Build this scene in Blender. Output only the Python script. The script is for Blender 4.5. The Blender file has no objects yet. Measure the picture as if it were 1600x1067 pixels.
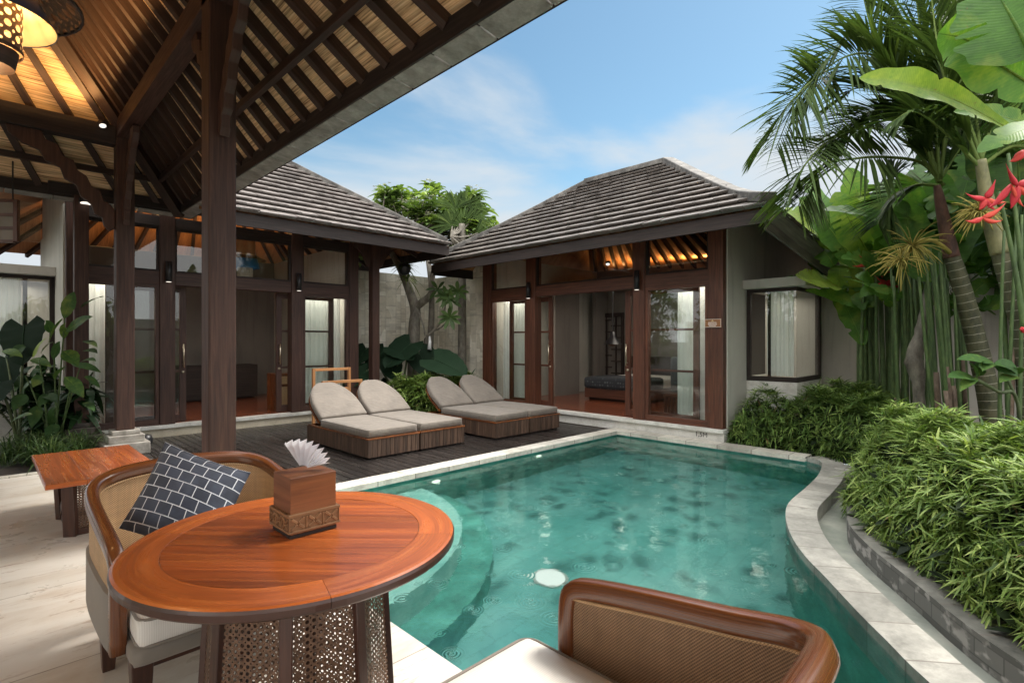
import bpy, math, random
import numpy as np
from mathutils import Vector
from mathutils.geometry import tessellate_polygon
random.seed(7); np.random.seed(7)
sc = bpy.context.scene
PI = math.pi; S2 = 2**.5
# ------------------------------------------------------------ camera
cam_d = bpy.data.cameras.new('camera'); cam = bpy.data.objects.new('camera', cam_d); sc.collection.objects.link(cam)
cam.location = (0, 0, 1.4); cam.rotation_euler = (PI/2, 0, -PI/4)
cam_d.sensor_width = 36; cam_d.lens = 830/1600*36; cam_d.clip_start = .02; cam_d.clip_end = 3000
sc.camera = cam
# ------------------------------------------------------------ world and sun
W = bpy.data.worlds.new('World'); sc.world = W; W.use_nodes = True
wt = W.node_tree; wt.nodes.clear()
SUN_EL, SUN_AZ = math.radians(56), math.radians(-18)       # azimuth measured from +X towards +Y
def build_world():
    n = wt.nodes.new; L = wt.links.new
    out = n('ShaderNodeOutputWorld'); bg = n('ShaderNodeBackground'); bg.inputs[1].default_value = .085
    sky = n('ShaderNodeTexSky'); sky.sky_type = 'NISHITA'; sky.sun_disc = False
    sky.sun_elevation = SUN_EL; sky.sun_rotation = PI/2 - SUN_AZ
    sky.air_density = 1.0; sky.dust_density = .6; sky.ozone_density = 1.6
    tc = n('ShaderNodeTexCoord'); mp = n('ShaderNodeMapping'); mp.inputs['Scale'].default_value = (1.3, 1.3, 4.2)
    mp.inputs['Location'].default_value = (1.3, 4.2, .9)
    L(tc.outputs['Generated'], mp.inputs[0])
    no = n('ShaderNodeTexNoise'); no.inputs['Scale'].default_value = 1.1; no.inputs['Detail'].default_value = 9
    no.inputs['Roughness'].default_value = .52; no.inputs['Distortion'].default_value = .35
    L(mp.outputs[0], no.inputs['Vector'])
    sep = n('ShaderNodeSeparateXYZ'); L(tc.outputs['Generated'], sep.inputs[0])
    mr = n('ShaderNodeMapRange'); mr.inputs[1].default_value = .02; mr.inputs[2].default_value = .50
    mr.inputs[3].default_value = .72; mr.inputs[4].default_value = -.13; L(sep.outputs[2], mr.inputs[0])
    ad = n('ShaderNodeMath'); ad.operation = 'ADD'; nc = n('ShaderNodeMath'); nc.operation = 'MULTIPLY_ADD'; nc.inputs[1].default_value = 2.3; nc.inputs[2].default_value = -.66; L(no.outputs[0], nc.inputs[0]); L(nc.outputs[0], ad.inputs[0]); L(mr.outputs[0], ad.inputs[1])
    rp = n('ShaderNodeValToRGB'); rp.color_ramp.elements[0].position = .28; rp.color_ramp.elements[1].position = .84
    rp.color_ramp.interpolation = 'EASE'
    L(ad.outputs[0], rp.inputs[0])
    cl = n('ShaderNodeMix'); cl.data_type = 'RGBA'; L(rp.outputs[0], cl.inputs[0])
    tn = n('ShaderNodeMix'); tn.data_type = 'RGBA'; tn.blend_type = 'MULTIPLY'; tn.inputs[0].default_value = 1; L(sky.outputs[0], tn.inputs[6]); tn.inputs[7].default_value = (1.12, 1.34, 1.22, 1); L(tn.outputs[2], cl.inputs[6])
    cl.inputs[7].default_value = (5.5, 5.95, 6.3, 1)
    # added fill: sky brightened overhead, behind and beside the viewer, outside the camera view
    dt = n('ShaderNodeVectorMath'); dt.operation = 'DOT_PRODUCT'; L(tc.outputs['Generated'], dt.inputs[0]); dt.inputs[1].default_value = (.10, -.12, .985)
    m2 = n('ShaderNodeMapRange'); m2.interpolation_type = 'SMOOTHSTEP'; m2.inputs[1].default_value = .58; m2.inputs[2].default_value = .84; L(dt.outputs['Value'], m2.inputs[0])
    pu = n('ShaderNodeMapRange'); pu.inputs[1].default_value = .3; pu.inputs[2].default_value = .7; pu.inputs[3].default_value = .75; pu.inputs[4].default_value = 1.2; L(no.outputs[0], pu.inputs[0])
    cc = n('ShaderNodeMix'); cc.data_type = 'RGBA'; cc.blend_type = 'MULTIPLY'; cc.inputs[0].default_value = 1; cc.inputs[6].default_value = (39, 38.6, 37.5, 1); L(pu.outputs[0], cc.inputs[7])
    d3 = n('ShaderNodeVectorMath'); d3.operation = 'DOT_PRODUCT'; L(tc.outputs['Generated'], d3.inputs[0]); d3.inputs[1].default_value = (-.90, -.26, .35)
    m3 = n('ShaderNodeMapRange'); m3.interpolation_type = 'SMOOTHSTEP'; m3.inputs[1].default_value = .62; m3.inputs[2].default_value = .90; m3.inputs[4].default_value = .75; L(d3.outputs['Value'], m3.inputs[0])
    d4 = n('ShaderNodeVectorMath'); d4.operation = 'DOT_PRODUCT'; L(tc.outputs['Generated'], d4.inputs[0]); d4.inputs[1].default_value = (.7071, .7071, 0)
    m4 = n('ShaderNodeMapRange'); m4.interpolation_type = 'SMOOTHSTEP'; m4.inputs[1].default_value = .55; m4.inputs[2].default_value = .1; m4.inputs[3].default_value = 0; m4.inputs[4].default_value = .36; L(d4.outputs['Value'], m4.inputs[0])
    ma = n('ShaderNodeMath'); ma.operation = 'MAXIMUM'; L(m4.outputs[0], ma.inputs[0]); L(m3.outputs[0], ma.inputs[1]); m3 = ma
    mxx = n('ShaderNodeMath'); mxx.operation = 'MAXIMUM'; L(m2.outputs[0], mxx.inputs[0]); L(m3.outputs[0], mxx.inputs[1])
    c2 = n('ShaderNodeMix'); c2.data_type = 'RGBA'; L(mxx.outputs[0], c2.inputs[0]); L(cl.outputs[2], c2.inputs[6]); L(cc.outputs[2], c2.inputs[7])
    L(c2.outputs[2], bg.inputs[0]); L(bg.outputs[0], out.inputs[0])
build_world()
sun_d = bpy.data.lights.new('sun', 'SUN'); sun = bpy.data.objects.new('sun', sun_d); sc.collection.objects.link(sun)
sun_d.energy = 2.6; sun_d.angle = math.radians(14); sun_d.color = (1, .94, .85)
sd = Vector((math.cos(SUN_EL)*math.cos(SUN_AZ), math.cos(SUN_EL)*math.sin(SUN_AZ), math.sin(SUN_EL)))
sun.rotation_euler = sd.to_track_quat('Z', 'Y').to_euler()
sc.view_settings.view_transform = 'Standard'; sc.view_settings.look = 'None'
sc.view_settings.exposure = .66; sc.view_settings.gamma = 1
sc.render.engine = 'CYCLES'
cy = sc.cycles; cy.max_bounces = 8; cy.diffuse_bounces = 4; cy.glossy_bounces = 4; cy.transmission_bounces = 4
cy.transparent_max_bounces = 16; cy.use_denoising = True; cy.sample_clamp_indirect = 6; cy.caustics_reflective = True
cy.caustics_refractive = True
# ------------------------------------------------------------ geometry helpers
def P(px, py, d):                       # point seen at (px, py) of the 1600x1067 photo, d metres deep
    r = (px-800)/830*d
    return Vector(((d+r)/S2, (d-r)/S2, 1.4+(533.5-py)/830*d))
def G(px, py, z=0):
    d = 830*(1.4-z)/(py-533.5); return P(px, py, d)
V3 = Vector
class MB:
    def __init__(s): s.v = []; s.nv = 0; s.loops = []; s.cnt = []; s.uv = []; s.fv = []; s.mi = []
    def add(s, verts, faces, uvs=None, fv=0., mi=0):
        b = s.nv; va = np.asarray([tuple(p) for p in verts] if not isinstance(verts, np.ndarray) else verts, dtype=np.float32)
        s.v.append(va); s.nv += len(va)
        k = 0
        for f in faces:
            s.loops.append(np.asarray(f, dtype=np.int32)+b); s.cnt.append(np.asarray([len(f)], dtype=np.int32))
            s.uv.append(np.asarray(uvs[k] if uvs is not None else [(0., 0.)]*len(f), dtype=np.float32).reshape(-1, 2)); k += 1
        s.fv.append(np.full(len(faces), fv, dtype=np.float32)); s.mi.append(np.full(len(faces), mi, dtype=np.int32))
    def addq(s, va, fa, fv, mi=0, uv=None):   # numpy quads
        s.v.append(va.astype(np.float32)); s.loops.append((fa+s.nv).astype(np.int32).ravel()); s.nv += len(va)
        s.cnt.append(np.full(len(fa), fa.shape[1], dtype=np.int32)); s.fv.append(np.asarray(fv, dtype=np.float32))
        s.uv.append(np.zeros((fa.size, 2), dtype=np.float32) if uv is None else uv.astype(np.float32)); s.mi.append(np.full(len(fa), mi, dtype=np.int32))
    def obox(s, c, ax, h, mi=0, fv=0., L=None):
        c = V3(c); ax = [V3(a).normalized() for a in ax]
        vs = [c+ax[0]*h[0]*i+ax[1]*h[1]*j+ax[2]*h[2]*k for i in (-1, 1) for j in (-1, 1) for k in (-1, 1)]
        fs = [(0, 1, 3, 2), (4, 6, 7, 5), (0, 4, 5, 1), (2, 3, 7, 6), (0, 2, 6, 4), (1, 5, 7, 3)]
        L = max(range(3), key=lambda i: h[i]) if L is None else L; off = (random.random()*9, random.random()*9)
        co = [(i*h[0], j*h[1], k*h[2]) for i in (-1, 1) for j in (-1, 1) for k in (-1, 1)]
        pl = [(1, 2), (1, 2), (0, 2), (0, 2), (0, 1), (0, 1)]
        uvs = []
        for f, (a, b) in zip(fs, pl):
            if b == L: a, b = b, a
            uvs.append([(co[i][a]+off[0], co[i][b]+off[1]+(a*.37)) for i in f])
        s.add(vs, fs, uvs, fv, mi)
    def box(s, x0, x1, y0, y1, z0, z1, mi=0, fv=0.):
        s.obox(((x0+x1)/2, (y0+y1)/2, (z0+z1)/2), ((1, 0, 0), (0, 1, 0), (0, 0, 1)), (abs(x1-x0)/2, abs(y1-y0)/2, abs(z1-z0)/2), mi, fv)
    def beam(s, p0, p1, w, h, up=(0, 0, 1), mi=0, fv=0.):
        p0 = V3(p0); p1 = V3(p1); d = (p1-p0); a = d.normalized(); u = V3(up); sd_ = a.cross(u)
        if sd_.length < 1e-4: sd_ = a.cross(V3((1, 0, 0)))
        sd_.normalize(); u = sd_.cross(a)
        s.obox((p0+p1)/2, (a, sd_, u), (d.length/2, w/2, h/2), mi, fv)
    def tube(s, pts, r, n=8, caps=True, mi=0, fv=0., sq=None, up=None):
        pts = [V3(p) for p in pts]; m = len(pts)
        rr = r if isinstance(r, (list, tuple)) else [r]*m
        vs = []; lens = [0.]
        ref = V3(up) if up else None
        for i in range(m):
            t = (pts[min(i+1, m-1)]-pts[max(i-1, 0)]).normalized()
            if ref is None:
                ref = V3((0, 0, 1)) if abs(t.z) < .9 else V3((1, 0, 0))
            a = t.cross(ref)
            if a.length < 1e-5: a = t.cross(V3((1, .3, 0)))
            a.normalize(); b = a.cross(t).normalized()
            if up is None: ref = b
            if i: lens.append(lens[-1]+(pts[i]-pts[i-1]).length)
            for k in range(n):
                an = 2*PI*(k+.5)/n; ca, sa = math.cos(an), math.sin(an)
                if sq:
                    e = sq[2]; ca = math.copysign(abs(ca)**e, ca)*sq[0]; sa = math.copysign(abs(sa)**e, sa)*sq[1]
                vs.append(pts[i]+(a*ca+b*sa)*rr[i])
        o = random.random()*9; per = 2*PI*max(rr)
        fs = []; us = []
        for i in range(m-1):
            for k in range(n):
                k2 = (k+1) % n
                fs.append((i*n+k, i*n+k2, (i+1)*n+k2, (i+1)*n+k))
                us.append([(lens[i]+o, per*k/n+o), (lens[i]+o, per*(k+1)/n+o), (lens[i+1]+o, per*(k+1)/n+o), (lens[i+1]+o, per*k/n+o)])
        if caps:
            fs.append(tuple(range(n-1, -1, -1))); us.append([(o, o)]*n)
            fs.append(tuple(range((m-1)*n, m*n))); us.append([(o, o)]*n)
        s.add(vs, fs, us, fv, mi)
    def lathe(s, prof, c=(0, 0, 0), n=24, mi=0, fv=0., a0=0., a1=2*PI):
        c = V3(c); m = len(prof); full = abs(a1-a0-2*PI) < 1e-6; nn = n if full else n+1
        vs = [c+V3((r*math.cos(a0+(a1-a0)*k/n), r*math.sin(a0+(a1-a0)*k/n), z)) for r, z in prof for k in range(nn)]
        fs = []; us = []
        for i in range(m-1):
            for k in range(n):
                k2 = (k+1) % nn
                fs.append((i*nn+k, i*nn+k2, (i+1)*nn+k2, (i+1)*nn+k))
                R = max(prof[i][0], prof[i+1][0])
                us.append([(2*PI*R*k/n, prof[i][1]), (2*PI*R*(k+1)/n, prof[i][1]), (2*PI*R*(k+1)/n, prof[i+1][1]), (2*PI*R*k/n, prof[i+1][1])])
        s.add(vs, fs, us, fv, mi)
    def prism(s, poly, z0, z1, mi=0, holes=(), side=True, top=True, bot=True, fv=0.):
        loops = [list(poly)]+[list(h) for h in holes]
        flat = [p for l in loops for p in l]; n = len(flat)
        tri = tessellate_polygon([[V3((p[0], p[1], 0)) for p in l] for l in loops])
        vs = [(p[0], p[1], z1) for p in flat]+[(p[0], p[1], z0) for p in flat]
        fs = []; us = []
        for t in tri:
            a, b, c = (flat[i] for i in t)
            if (b[0]-a[0])*(c[1]-a[1])-(b[1]-a[1])*(c[0]-a[0]) < 0: t = (t[0], t[2], t[1])
            if top: fs.append(tuple(t)); us.append([flat[i][:2] for i in t])
            if bot: fs.append(tuple(i+n for i in reversed(t))); us.append([flat[i][:2] for i in reversed(t)])
        if side:
            b = 0
            for l in loops:
                acc = 0
                for i in range(len(l)):
                    j = (i+1) % len(l); d = math.hypot(l[j][0]-l[i][0], l[j][1]-l[i][1])
                    fs.append((b+i, n+b+i, n+b+j, b+j)); us.append([(acc, z1), (acc, z0), (acc+d, z0), (acc+d, z1)]); acc += d
                b += len(l)
        s.add(vs, fs, us, fv, mi)
    def profile(s, poly, o, a, b, t, mi=0):   # flat outline in the plane (a,b) through o, thickness t
        o, a, b = V3(o), V3(a).normalized(), V3(b).normalized(); nrm = a.cross(b)
        n = len(poly); tri = tessellate_polygon([[V3((p[0], p[1], 0)) for p in poly]])
        vs = [o+a*p[0]+b*p[1]+nrm*t/2 for p in poly]+[o+a*p[0]+b*p[1]-nrm*t/2 for p in poly]
        fs = []; us = []
        for q in tri:
            p0, p1, p2 = (poly[i] for i in q)
            if (p1[0]-p0[0])*(p2[1]-p0[1])-(p1[1]-p0[1])*(p2[0]-p0[0]) < 0: q = (q[0], q[2], q[1])
            fs.append(tuple(q)); us.append([poly[i][::-1] for i in q])
            fs.append(tuple(i+n for i in reversed(q))); us.append([poly[i][::-1] for i in reversed(q)])
        for i in range(n):
            j = (i+1) % n; fs.append((i, n+i, n+j, j)); us.append([(0, 0), (0, t), (.1, t), (.1, 0)])
        s.add(vs, fs, us, 0, mi)
    def strip(s, A, B, mi=0, fv=0., uvA=None, uvB=None):
        n = len(A); vs = list(A)+list(B); fs = [(i, i+1, n+i+1, n+i) for i in range(n-1)]
        us = None
        if uvA: us = [[uvA[i], uvA[i+1], uvB[i+1], uvB[i]] for i in range(n-1)]
        s.add(vs, fs, us, fv, mi)
    def grid(s, fn, nu, nv, mi=0, uvs=(1, 1), cu=False):
        vs = [fn(i/nu, j/nv) for i in range(nu+1) for j in range(nv+1)]
        fs = []; us = []
        for i in range(nu):
            for j in range(nv):
                a = i*(nv+1)+j; fs.append((a, a+nv+1, a+nv+2, a+1))
                us.append([(x/nu*uvs[0], y/nv*uvs[1]) for x, y in ((i, j), (i+1, j), (i+1, j+1), (i, j+1))])
        s.add(vs, fs, us, 0, mi)
    def cushion(s, c, ax, h, r=.04, puff=.02, n=10, m=4, mi=0, fn=None):
        c = V3(c); ax = [V3(a).normalized() for a in ax]
        def pt(p):
            q = [p[i]*h[i] for i in range(3)]; inn = [max(h[i]-r, 0) for i in range(3)]
            k = [max(-inn[i], min(inn[i], q[i])) for i in range(3)]; d = V3([q[i]-k[i] for i in range(3)])
            if d.length > 1e-9: d = d.normalized()*r
            o = [k[i]+d[i] for i in range(3)]
            o[2] += math.copysign(1, p[2])*puff*(1-p[0]**2)*(1-p[1]**2)*min(1, abs(p[2]))
            if fn: o = fn(p, o)
            return c+ax[0]*o[0]+ax[1]*o[1]+ax[2]*o[2]
        def sp(t): return math.copysign(1-(1-abs(t))**1.6, t) if abs(t) < 1 else t
        for a, b, w, na, nb in ((0, 1, 2, n, n), (0, 2, 1, n, m), (1, 2, 0, n, m)):
            for sg in (-1, 1):
                def f(u, v, a=a, b=b, w=w, sg=sg):
                    p = [0, 0, 0]; p[a] = sp(2*u-1); p[b] = sp(2*v-1); p[w] = sg; return pt(p)
                def g(u, v): return f(1-u, v)
                flip = (sg < 0) ^ (w == 1)
                s.grid(g if flip else f, na, nb, mi, (h[a]*2, h[b]*2))
    def build(s, name, mats, parent=None, smooth=False, bevel=0., smooth_angle=None, weld=False):
        me = bpy.data.meshes.new(name)
        if s.nv:
            v = np.concatenate(s.v); o = ORG.get(parent.name, (0, 0, 0)) if parent else (0, 0, 0)
            v = v-np.asarray(o, dtype=np.float32)
            lp = np.concatenate(s.loops); ct = np.concatenate(s.cnt)
            me.vertices.add(len(v)); me.vertices.foreach_set('co', v.ravel())
            me.loops.add(len(lp)); me.loops.foreach_set('vertex_index', lp)
            me.polygons.add(len(ct)); st = np.concatenate(([0], np.cumsum(ct)[:-1])).astype(np.int32)
            me.polygons.foreach_set('loop_start', st); me.polygons.foreach_set('loop_total', ct)
            me.polygons.foreach_set('material_index', np.concatenate(s.mi))
            me.polygons.foreach_set('use_smooth', np.full(len(ct), smooth))
            uvl = me.uv_layers.new(name='UVMap'); uvl.data.foreach_set('uv', np.concatenate(s.uv).ravel())
            at = me.attributes.new('v', 'FLOAT', 'FACE'); at.data.foreach_set('value', np.concatenate(s.fv))
            me.update(); me.validate()
        for m in (mats if isinstance(mats, (list, tuple)) else [mats]): me.materials.append(m)
        ob = bpy.data.objects.new(name, me); sc.collection.objects.link(ob)
        if weld:
            w = ob.modifiers.new('weld', 'WELD'); w.merge_threshold = .0008
        if bevel:
            b = ob.modifiers.new('bevel', 'BEVEL'); b.width = bevel; b.segments = 2; b.limit_method = 'ANGLE'; b.angle_limit = .6
            b.harden_normals = False
        if parent:
            ob.parent = parent; ORG[ob.name] = ORG.get(parent.name, (0, 0, 0))
        return ob
ORG = {}
def tag(o, label=None, cat=None, group=None, kind=None):
    if label: o['label'] = label
    if cat: o['category'] = cat
    if group: o['group'] = group
    if kind: o['kind'] = kind
    return o
def thing(name, label, cat, loc=(0, 0, 0), group=None, local=False, rz=0):
    o = bpy.data.objects.new(name, None); sc.collection.objects.link(o); o.location = loc; o.rotation_euler = (0, 0, rz)
    o.empty_display_size = .1
    ORG[o.name] = (0, 0, 0) if local else tuple(loc)
    return tag(o, label, cat, group)
def copy_tree(o, parent=None):
    c = o.copy(); sc.collection.objects.link(c)
    if parent: c.parent = parent
    ORG[c.name] = ORG.get(o.name, (0, 0, 0))
    for ch in list(o.children): copy_tree(ch, c)
    return c
# leaves, vectorised: strips of quads that bend down
def leaves(mb, base, dirs, L, Wd, droop, v, nseg=3, fold=0., peak=.4, mi=0, nrm=None, twist=0.):
    base = np.asarray(base, float); dirs = np.asarray(dirs, float); N = len(base)
    dirs = dirs/np.linalg.norm(dirs, axis=1, keepdims=True)
    L = np.broadcast_to(L, N)[:, None]; Wd = np.broadcast_to(Wd, N)[:, None]; dr = np.broadcast_to(droop, N)[:, None]
    up = np.zeros((N, 3)); up[:, 2] = 1
    if nrm is not None: up = np.asarray(nrm, float)
    side = np.cross(dirs, up); ln = np.linalg.norm(side, axis=1, keepdims=True); side = np.where(ln < 1e-3, [[1, 0, 0]], side/np.maximum(ln, 1e-6))
    nn = np.cross(side, dirs)
    if twist:
        a = (np.random.rand(N, 1)-.5)*2*twist; side = side*np.cos(a)+nn*np.sin(a); nn = np.cross(side, dirs)
    rows = []
    ts = np.linspace(0, 1, nseg+1)
    for t in ts:
        w = (math.sin(PI*min(1, t**(math.log(.5)/math.log(peak))))**.75 if 0 < t < 1 else (.12 if t == 0 else .02))
        c = base+dirs*L*t; c = c-np.array([[0, 0, 1.]])*dr*L*t*t
        l = c-side*Wd*w/2+nn*Wd*w*fold; r = c+side*Wd*w/2+nn*Wd*w*fold
        rows += [l, c, r] if fold else [l, r]
    k = 3 if fold else 2
    A = np.stack(rows, 1).reshape(-1, 3); per = k*(nseg+1)
    f = []
    for i in range(nseg):
        for j in range(k-1):
            f.append((i*k+j, i*k+j+1, (i+1)*k+j+1, (i+1)*k+j))
    f = np.asarray(f); F = (f[None]+(np.arange(N)*per)[:, None, None]).reshape(-1, 4)
    mb.addq(A, F, np.repeat(np.broadcast_to(v, N), len(f)), mi)
def bez(pts, n):
    pts = [V3(p) for p in pts]; out = []
    for i in range(n+1):
        t = i/n; q = pts[:]
        while len(q) > 1: q = [q[j].lerp(q[j+1], t) for j in range(len(q)-1)]
        out.append(q[0])
    return out
def crom(pts, n):                          # smooth curve through the points, n steps per span
    pts = [V3(p) for p in pts]; e = [pts[0]*2-pts[1]]+pts+[pts[-1]*2-pts[-2]]; out = []
    for i in range(1, len(e)-2):
        for k in range(n):
            t = k/n; p0, p1, p2, p3 = e[i-1], e[i], e[i+1], e[i+2]
            out.append(.5*((2*p1)+(p2-p0)*t+(2*p0-5*p1+4*p2-p3)*t*t+(3*p1-p0-3*p2+p3)*t**3))
    return out+[pts[-1]]
# ------------------------------------------------------------ materials
class Mt:
    def __init__(s, name):
        s.m = bpy.data.materials.new(name); s.m.use_nodes = True; s.t = s.m.node_tree
        s.b = s.t.nodes['Principled BSDF']; s.out = s.t.nodes['Material Output']
    def n(s, ty, i=None, **kw):
        nd = s.t.nodes.new('ShaderNode'+ty)
        for k, v in kw.items(): setattr(nd, k, v)
        for k, v in (i or {}).items(): s.set(nd.inputs[k], v)
        return nd
    def set(s, sock, v):
        if isinstance(v, bpy.types.NodeSocket): s.t.links.new(v, sock)
        else: sock.default_value = v
    def bs(s, **kw):
        nm = {'col': 'Base Color', 'rough': 'Roughness', 'metal': 'Metallic', 'nrm': 'Normal', 'spec': 'Specular IOR Level', 'alpha': 'Alpha', 'coat': 'Coat Weight', 'crough': 'Coat Roughness', 'sheen': 'Sheen Weight'}
        for k, v in kw.items(): s.set(s.b.inputs[nm[k]], v)
        return s
    def vec(s, kind='UV', scale=(1, 1, 1), rot=(0, 0, 0), loc=(0, 0, 0)):
        tc = s.n('TexCoord'); return s.n('Mapping', {0: tc.outputs[kind], 'Scale': scale, 'Rotation': rot, 'Location': loc}).outputs[0]
    def noise(s, vec, scale=1, detail=4, rough=.55, dist=0.):
        return s.n('TexNoise', {'Vector': vec, 'Scale': scale, 'Detail': detail, 'Roughness': rough, 'Distortion': dist}).outputs[0]
    def ramp(s, f, st, interp='LINEAR'):
        r = s.n('ValToRGB', {0: f}); e = r.color_ramp; e.interpolation = interp
        while len(e.elements) < len(st): e.elements.new(.5)
        for el, (p, c) in zip(e.elements, st): el.position = p; el.color = (*c, 1) if len(c) == 3 else c
        return r.outputs[0]
    def mix(s, f, a, b, mode='MIX'):
        x = s.n('Mix', data_type='RGBA', blend_type=mode); s.set(x.inputs[0], f)
        for k, v in ((6, a), (7, b)): s.set(x.inputs[k], (*v, 1) if isinstance(v, tuple) and len(v) == 3 else v)
        return x.outputs[2]
    def math(s, op, a, b=0., c=None):
        x = s.n('Math', operation=op); s.set(x.inputs[0], a); s.set(x.inputs[1], b)
        if c is not None: s.set(x.inputs[2], c)
        return x.outputs[0]
    def bump(s, h, st=.3, d=.01): return s.n('Bump', {'Height': h, 'Strength': st, 'Distance': d}).outputs[0]
def g3(x): return (x, x, x)
def wood(name, a, b, c, rough=.45, coat=0., sc_=1., bump=.25, lowmix=.45, crough=.2):
    m = Mt(name)
    n1 = m.noise(m.vec('UV', (1.3*sc_, 26*sc_, 1)), 1.6, 6, .62, .8)
    n2 = m.noise(m.vec('UV', (.5, 3.5, 1)), 1.3, 3, .5)
    col = m.ramp(n1, [(.28, a), (.52, b), (.75, c)])
    col = m.mix(lowmix, col, m.ramp(n2, [(.3, g3(.45)), (.7, g3(1.35))]), 'MULTIPLY')
    m.bs(col=col, rough=m.ramp(n1, [(.3, g3(rough+.08)), (.7, g3(rough-.06))]), nrm=m.bump(n1, bump, .004), coat=coat, crough=crough)
    return m.m
M = {}
M['post'] = wood('timber_brown', (.025, .0098, .0066), (.052, .021, .0132), (.084, .037, .0225), .6)
M['post_red'] = wood('timber_red', (.045, .0155, .009), (.095, .032, .017), (.155, .057, .030), .45)
M['dark'] = wood('timber_dark', (.010, .006, .005), (.02, .011, .0085), (.036, .02, .015), .7)
M['rafter'] = wood('rafter_timber', (.016, .0075, .0055), (.034, .0155, .010), (.056, .026, .017), .6)
M['teak'] = wood('polished_teak', (.20, .041, .009), (.40, .092, .019), (.56, .165, .038), .28, .35, .8, .12, .75)
M['teak2'] = wood('polished_teak_rim', (.32, .070, .014), (.52, .128, .025), (.64, .19, .044), .28, .35, .9, .12, .6)
M['rail'] = wood('chair_rail', (.055, .017, .006), (.14, .042, .011), (.28, .095, .025), .25, .5, 1, .06, .4)
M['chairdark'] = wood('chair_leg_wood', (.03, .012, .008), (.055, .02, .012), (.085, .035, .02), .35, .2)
M['boxwood'] = wood('box_wood', (.115, .038, .014), (.20, .070, .025), (.29, .11, .042), .42, .1, .7)
M['carved'] = wood('carved_wood', (.12, .06, .026), (.24, .12, .052), (.34, .18, .085), .55)
M['floorwood'] = wood('floor_boards', (.10, .025, .012), (.2, .055, .024), (.3, .09, .04), .18, .3, .5, .1)
M['orange'] = wood('ceiling_boards', (.24, .10, .04), (.40, .175, .07), (.5, .24, .10), .55)
M['slat'] = wood('weathered_slats', (.032, .018, .013), (.085, .048, .031), (.19, .12, .08), .55, 0, 1.2, .4, .75)
M['deck'] = wood('wet_deck', (.009, .0075, .007), (.021, .0175, .016), (.06, .05, .045), .28, .15, 1., .4, .7)
M['rack'] = wood('rack_teak', (.3, .13, .045), (.45, .21, .08), (.55, .29, .13), .45)
M['barge'] = wood('weathered_board', (.09, .08, .065), (.16, .14, .115), (.23, .2, .165), .75)
def bamboo():
    m = Mt('bamboo_mat')
    n1 = m.noise(m.vec('UV', (85, 1.6, 1)), 1, 4, .62, .25); n2 = m.noise(m.vec('UV', (34, 1.1, 1)), 1, 3, .6)
    col = m.ramp(n1, [(.35, (.18, .09, .038)), (.44, (.56, .36, .185)), (.56, (.78, .54, .31)), (.70, (.88, .69, .45))])
    col = m.mix(.6, col, m.ramp(n2, [(.38, g3(.5)), (.6, g3(1.2))]), 'MULTIPLY')
    return m.bs(col=col, rough=.6, nrm=m.bump(n1, .8, .008)).m
M['bamboo'] = bamboo()
def tile(name, a, b, c, rough=.5):
    m = Mt(name); uv = m.n('TexCoord').outputs['UV']; sp = m.n('SeparateXYZ', {0: uv})
    row = m.math('FLOOR', sp.outputs[1]); par = m.math('MULTIPLY', m.math('MODULO', row, 2.), .5)
    u = m.math('ADD', m.math('DIVIDE', sp.outputs[0], .27), par); iu = m.math('FLOOR', u); fu = m.math('FRACT', u)
    cv = m.n('CombineXYZ', {0: iu, 1: row}); wn = m.n('TexWhiteNoise', {0: cv.outputs[0]}, noise_dimensions='3D').outputs[0]
    no = m.noise(m.vec('Object', (1, 1, 1)), 6, 6, .65); nb = m.noise(m.vec('Object', (1, 1, 1)), .9, 3)
    col = m.ramp(no, [(.3, a), (.55, b), (.8, c)])
    col = m.mix(.5, col, m.ramp(wn, [(0, g3(.6)), (1, g3(1.3))]), 'MULTIPLY')
    col = m.mix(m.math('MULTIPLY', m.math('LESS_THAN', fu, .035), .8), col, (.02, .018, .016))
    col = m.mix(.45, col, m.ramp(nb, [(.3, g3(.6)), (.7, g3(1.3))]), 'MULTIPLY')
    ms = m.noise(m.vec('Object', (1, 1, 1)), 2.6, 7, .72); col = m.mix(m.ramp(ms, [(.58, g3(0)), (.74, g3(.32))]), col, (.17, .16, .14)); ms2 = m.noise(m.vec('Object', loc=(4, 2, 7)), 3.4, 7, .72); col = m.mix(m.ramp(ms2, [(.58, g3(0)), (.70, g3(.55))]), col, (.03, .03, .024))
    return m.bs(col=col, rough=m.ramp(no, [(.3, g3(rough-.1)), (.7, g3(rough+.15))]), nrm=m.bump(no, .3, .006)).m
M['tile'] = tile('shingle_brown', (.075, .063, .055), (.13, .111, .098), (.20, .176, .158), .42)
M['tileL'] = tile('shingle_wet', (.115, .098, .09), (.195, .170, .157), (.28, .25, .235), .34)
def rock(name, a, b, c, sc_=3., rough=.7, bump=.3, obj='Object', detail=8):
    m = Mt(name); n1 = m.noise(m.vec(obj), sc_, detail, .62, .3); n2 = m.noise(m.vec(obj), sc_*9, 4, .6)
    col = m.ramp(n1, [(.3, a), (.5, b), (.7, c)]); col = m.mix(.3, col, m.ramp(n2, [(.3, g3(.6)), (.7, g3(1.25))]), 'MULTIPLY')
    return m.bs(col=col, rough=rough, nrm=m.bump(n2, bump, .006)).m
M['ridge'] = rock('ridge_stone', (.03, .028, .025), (.085, .078, .07), (.2, .185, .165), 5)
M['eavetile'] = rock('eave_tile_underside', (.155, .145, .132), (.265, .25, .23), (.38, .36, .335), 7)
M['soil'] = rock('soil', (.012, .009, .006), (.028, .02, .014), (.05, .037, .026), 8, .9)
M['pedestal'] = rock('pedestal_stone', (.17, .155, .135), (.3, .28, .25), (.42, .4, .36), 8)
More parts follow.
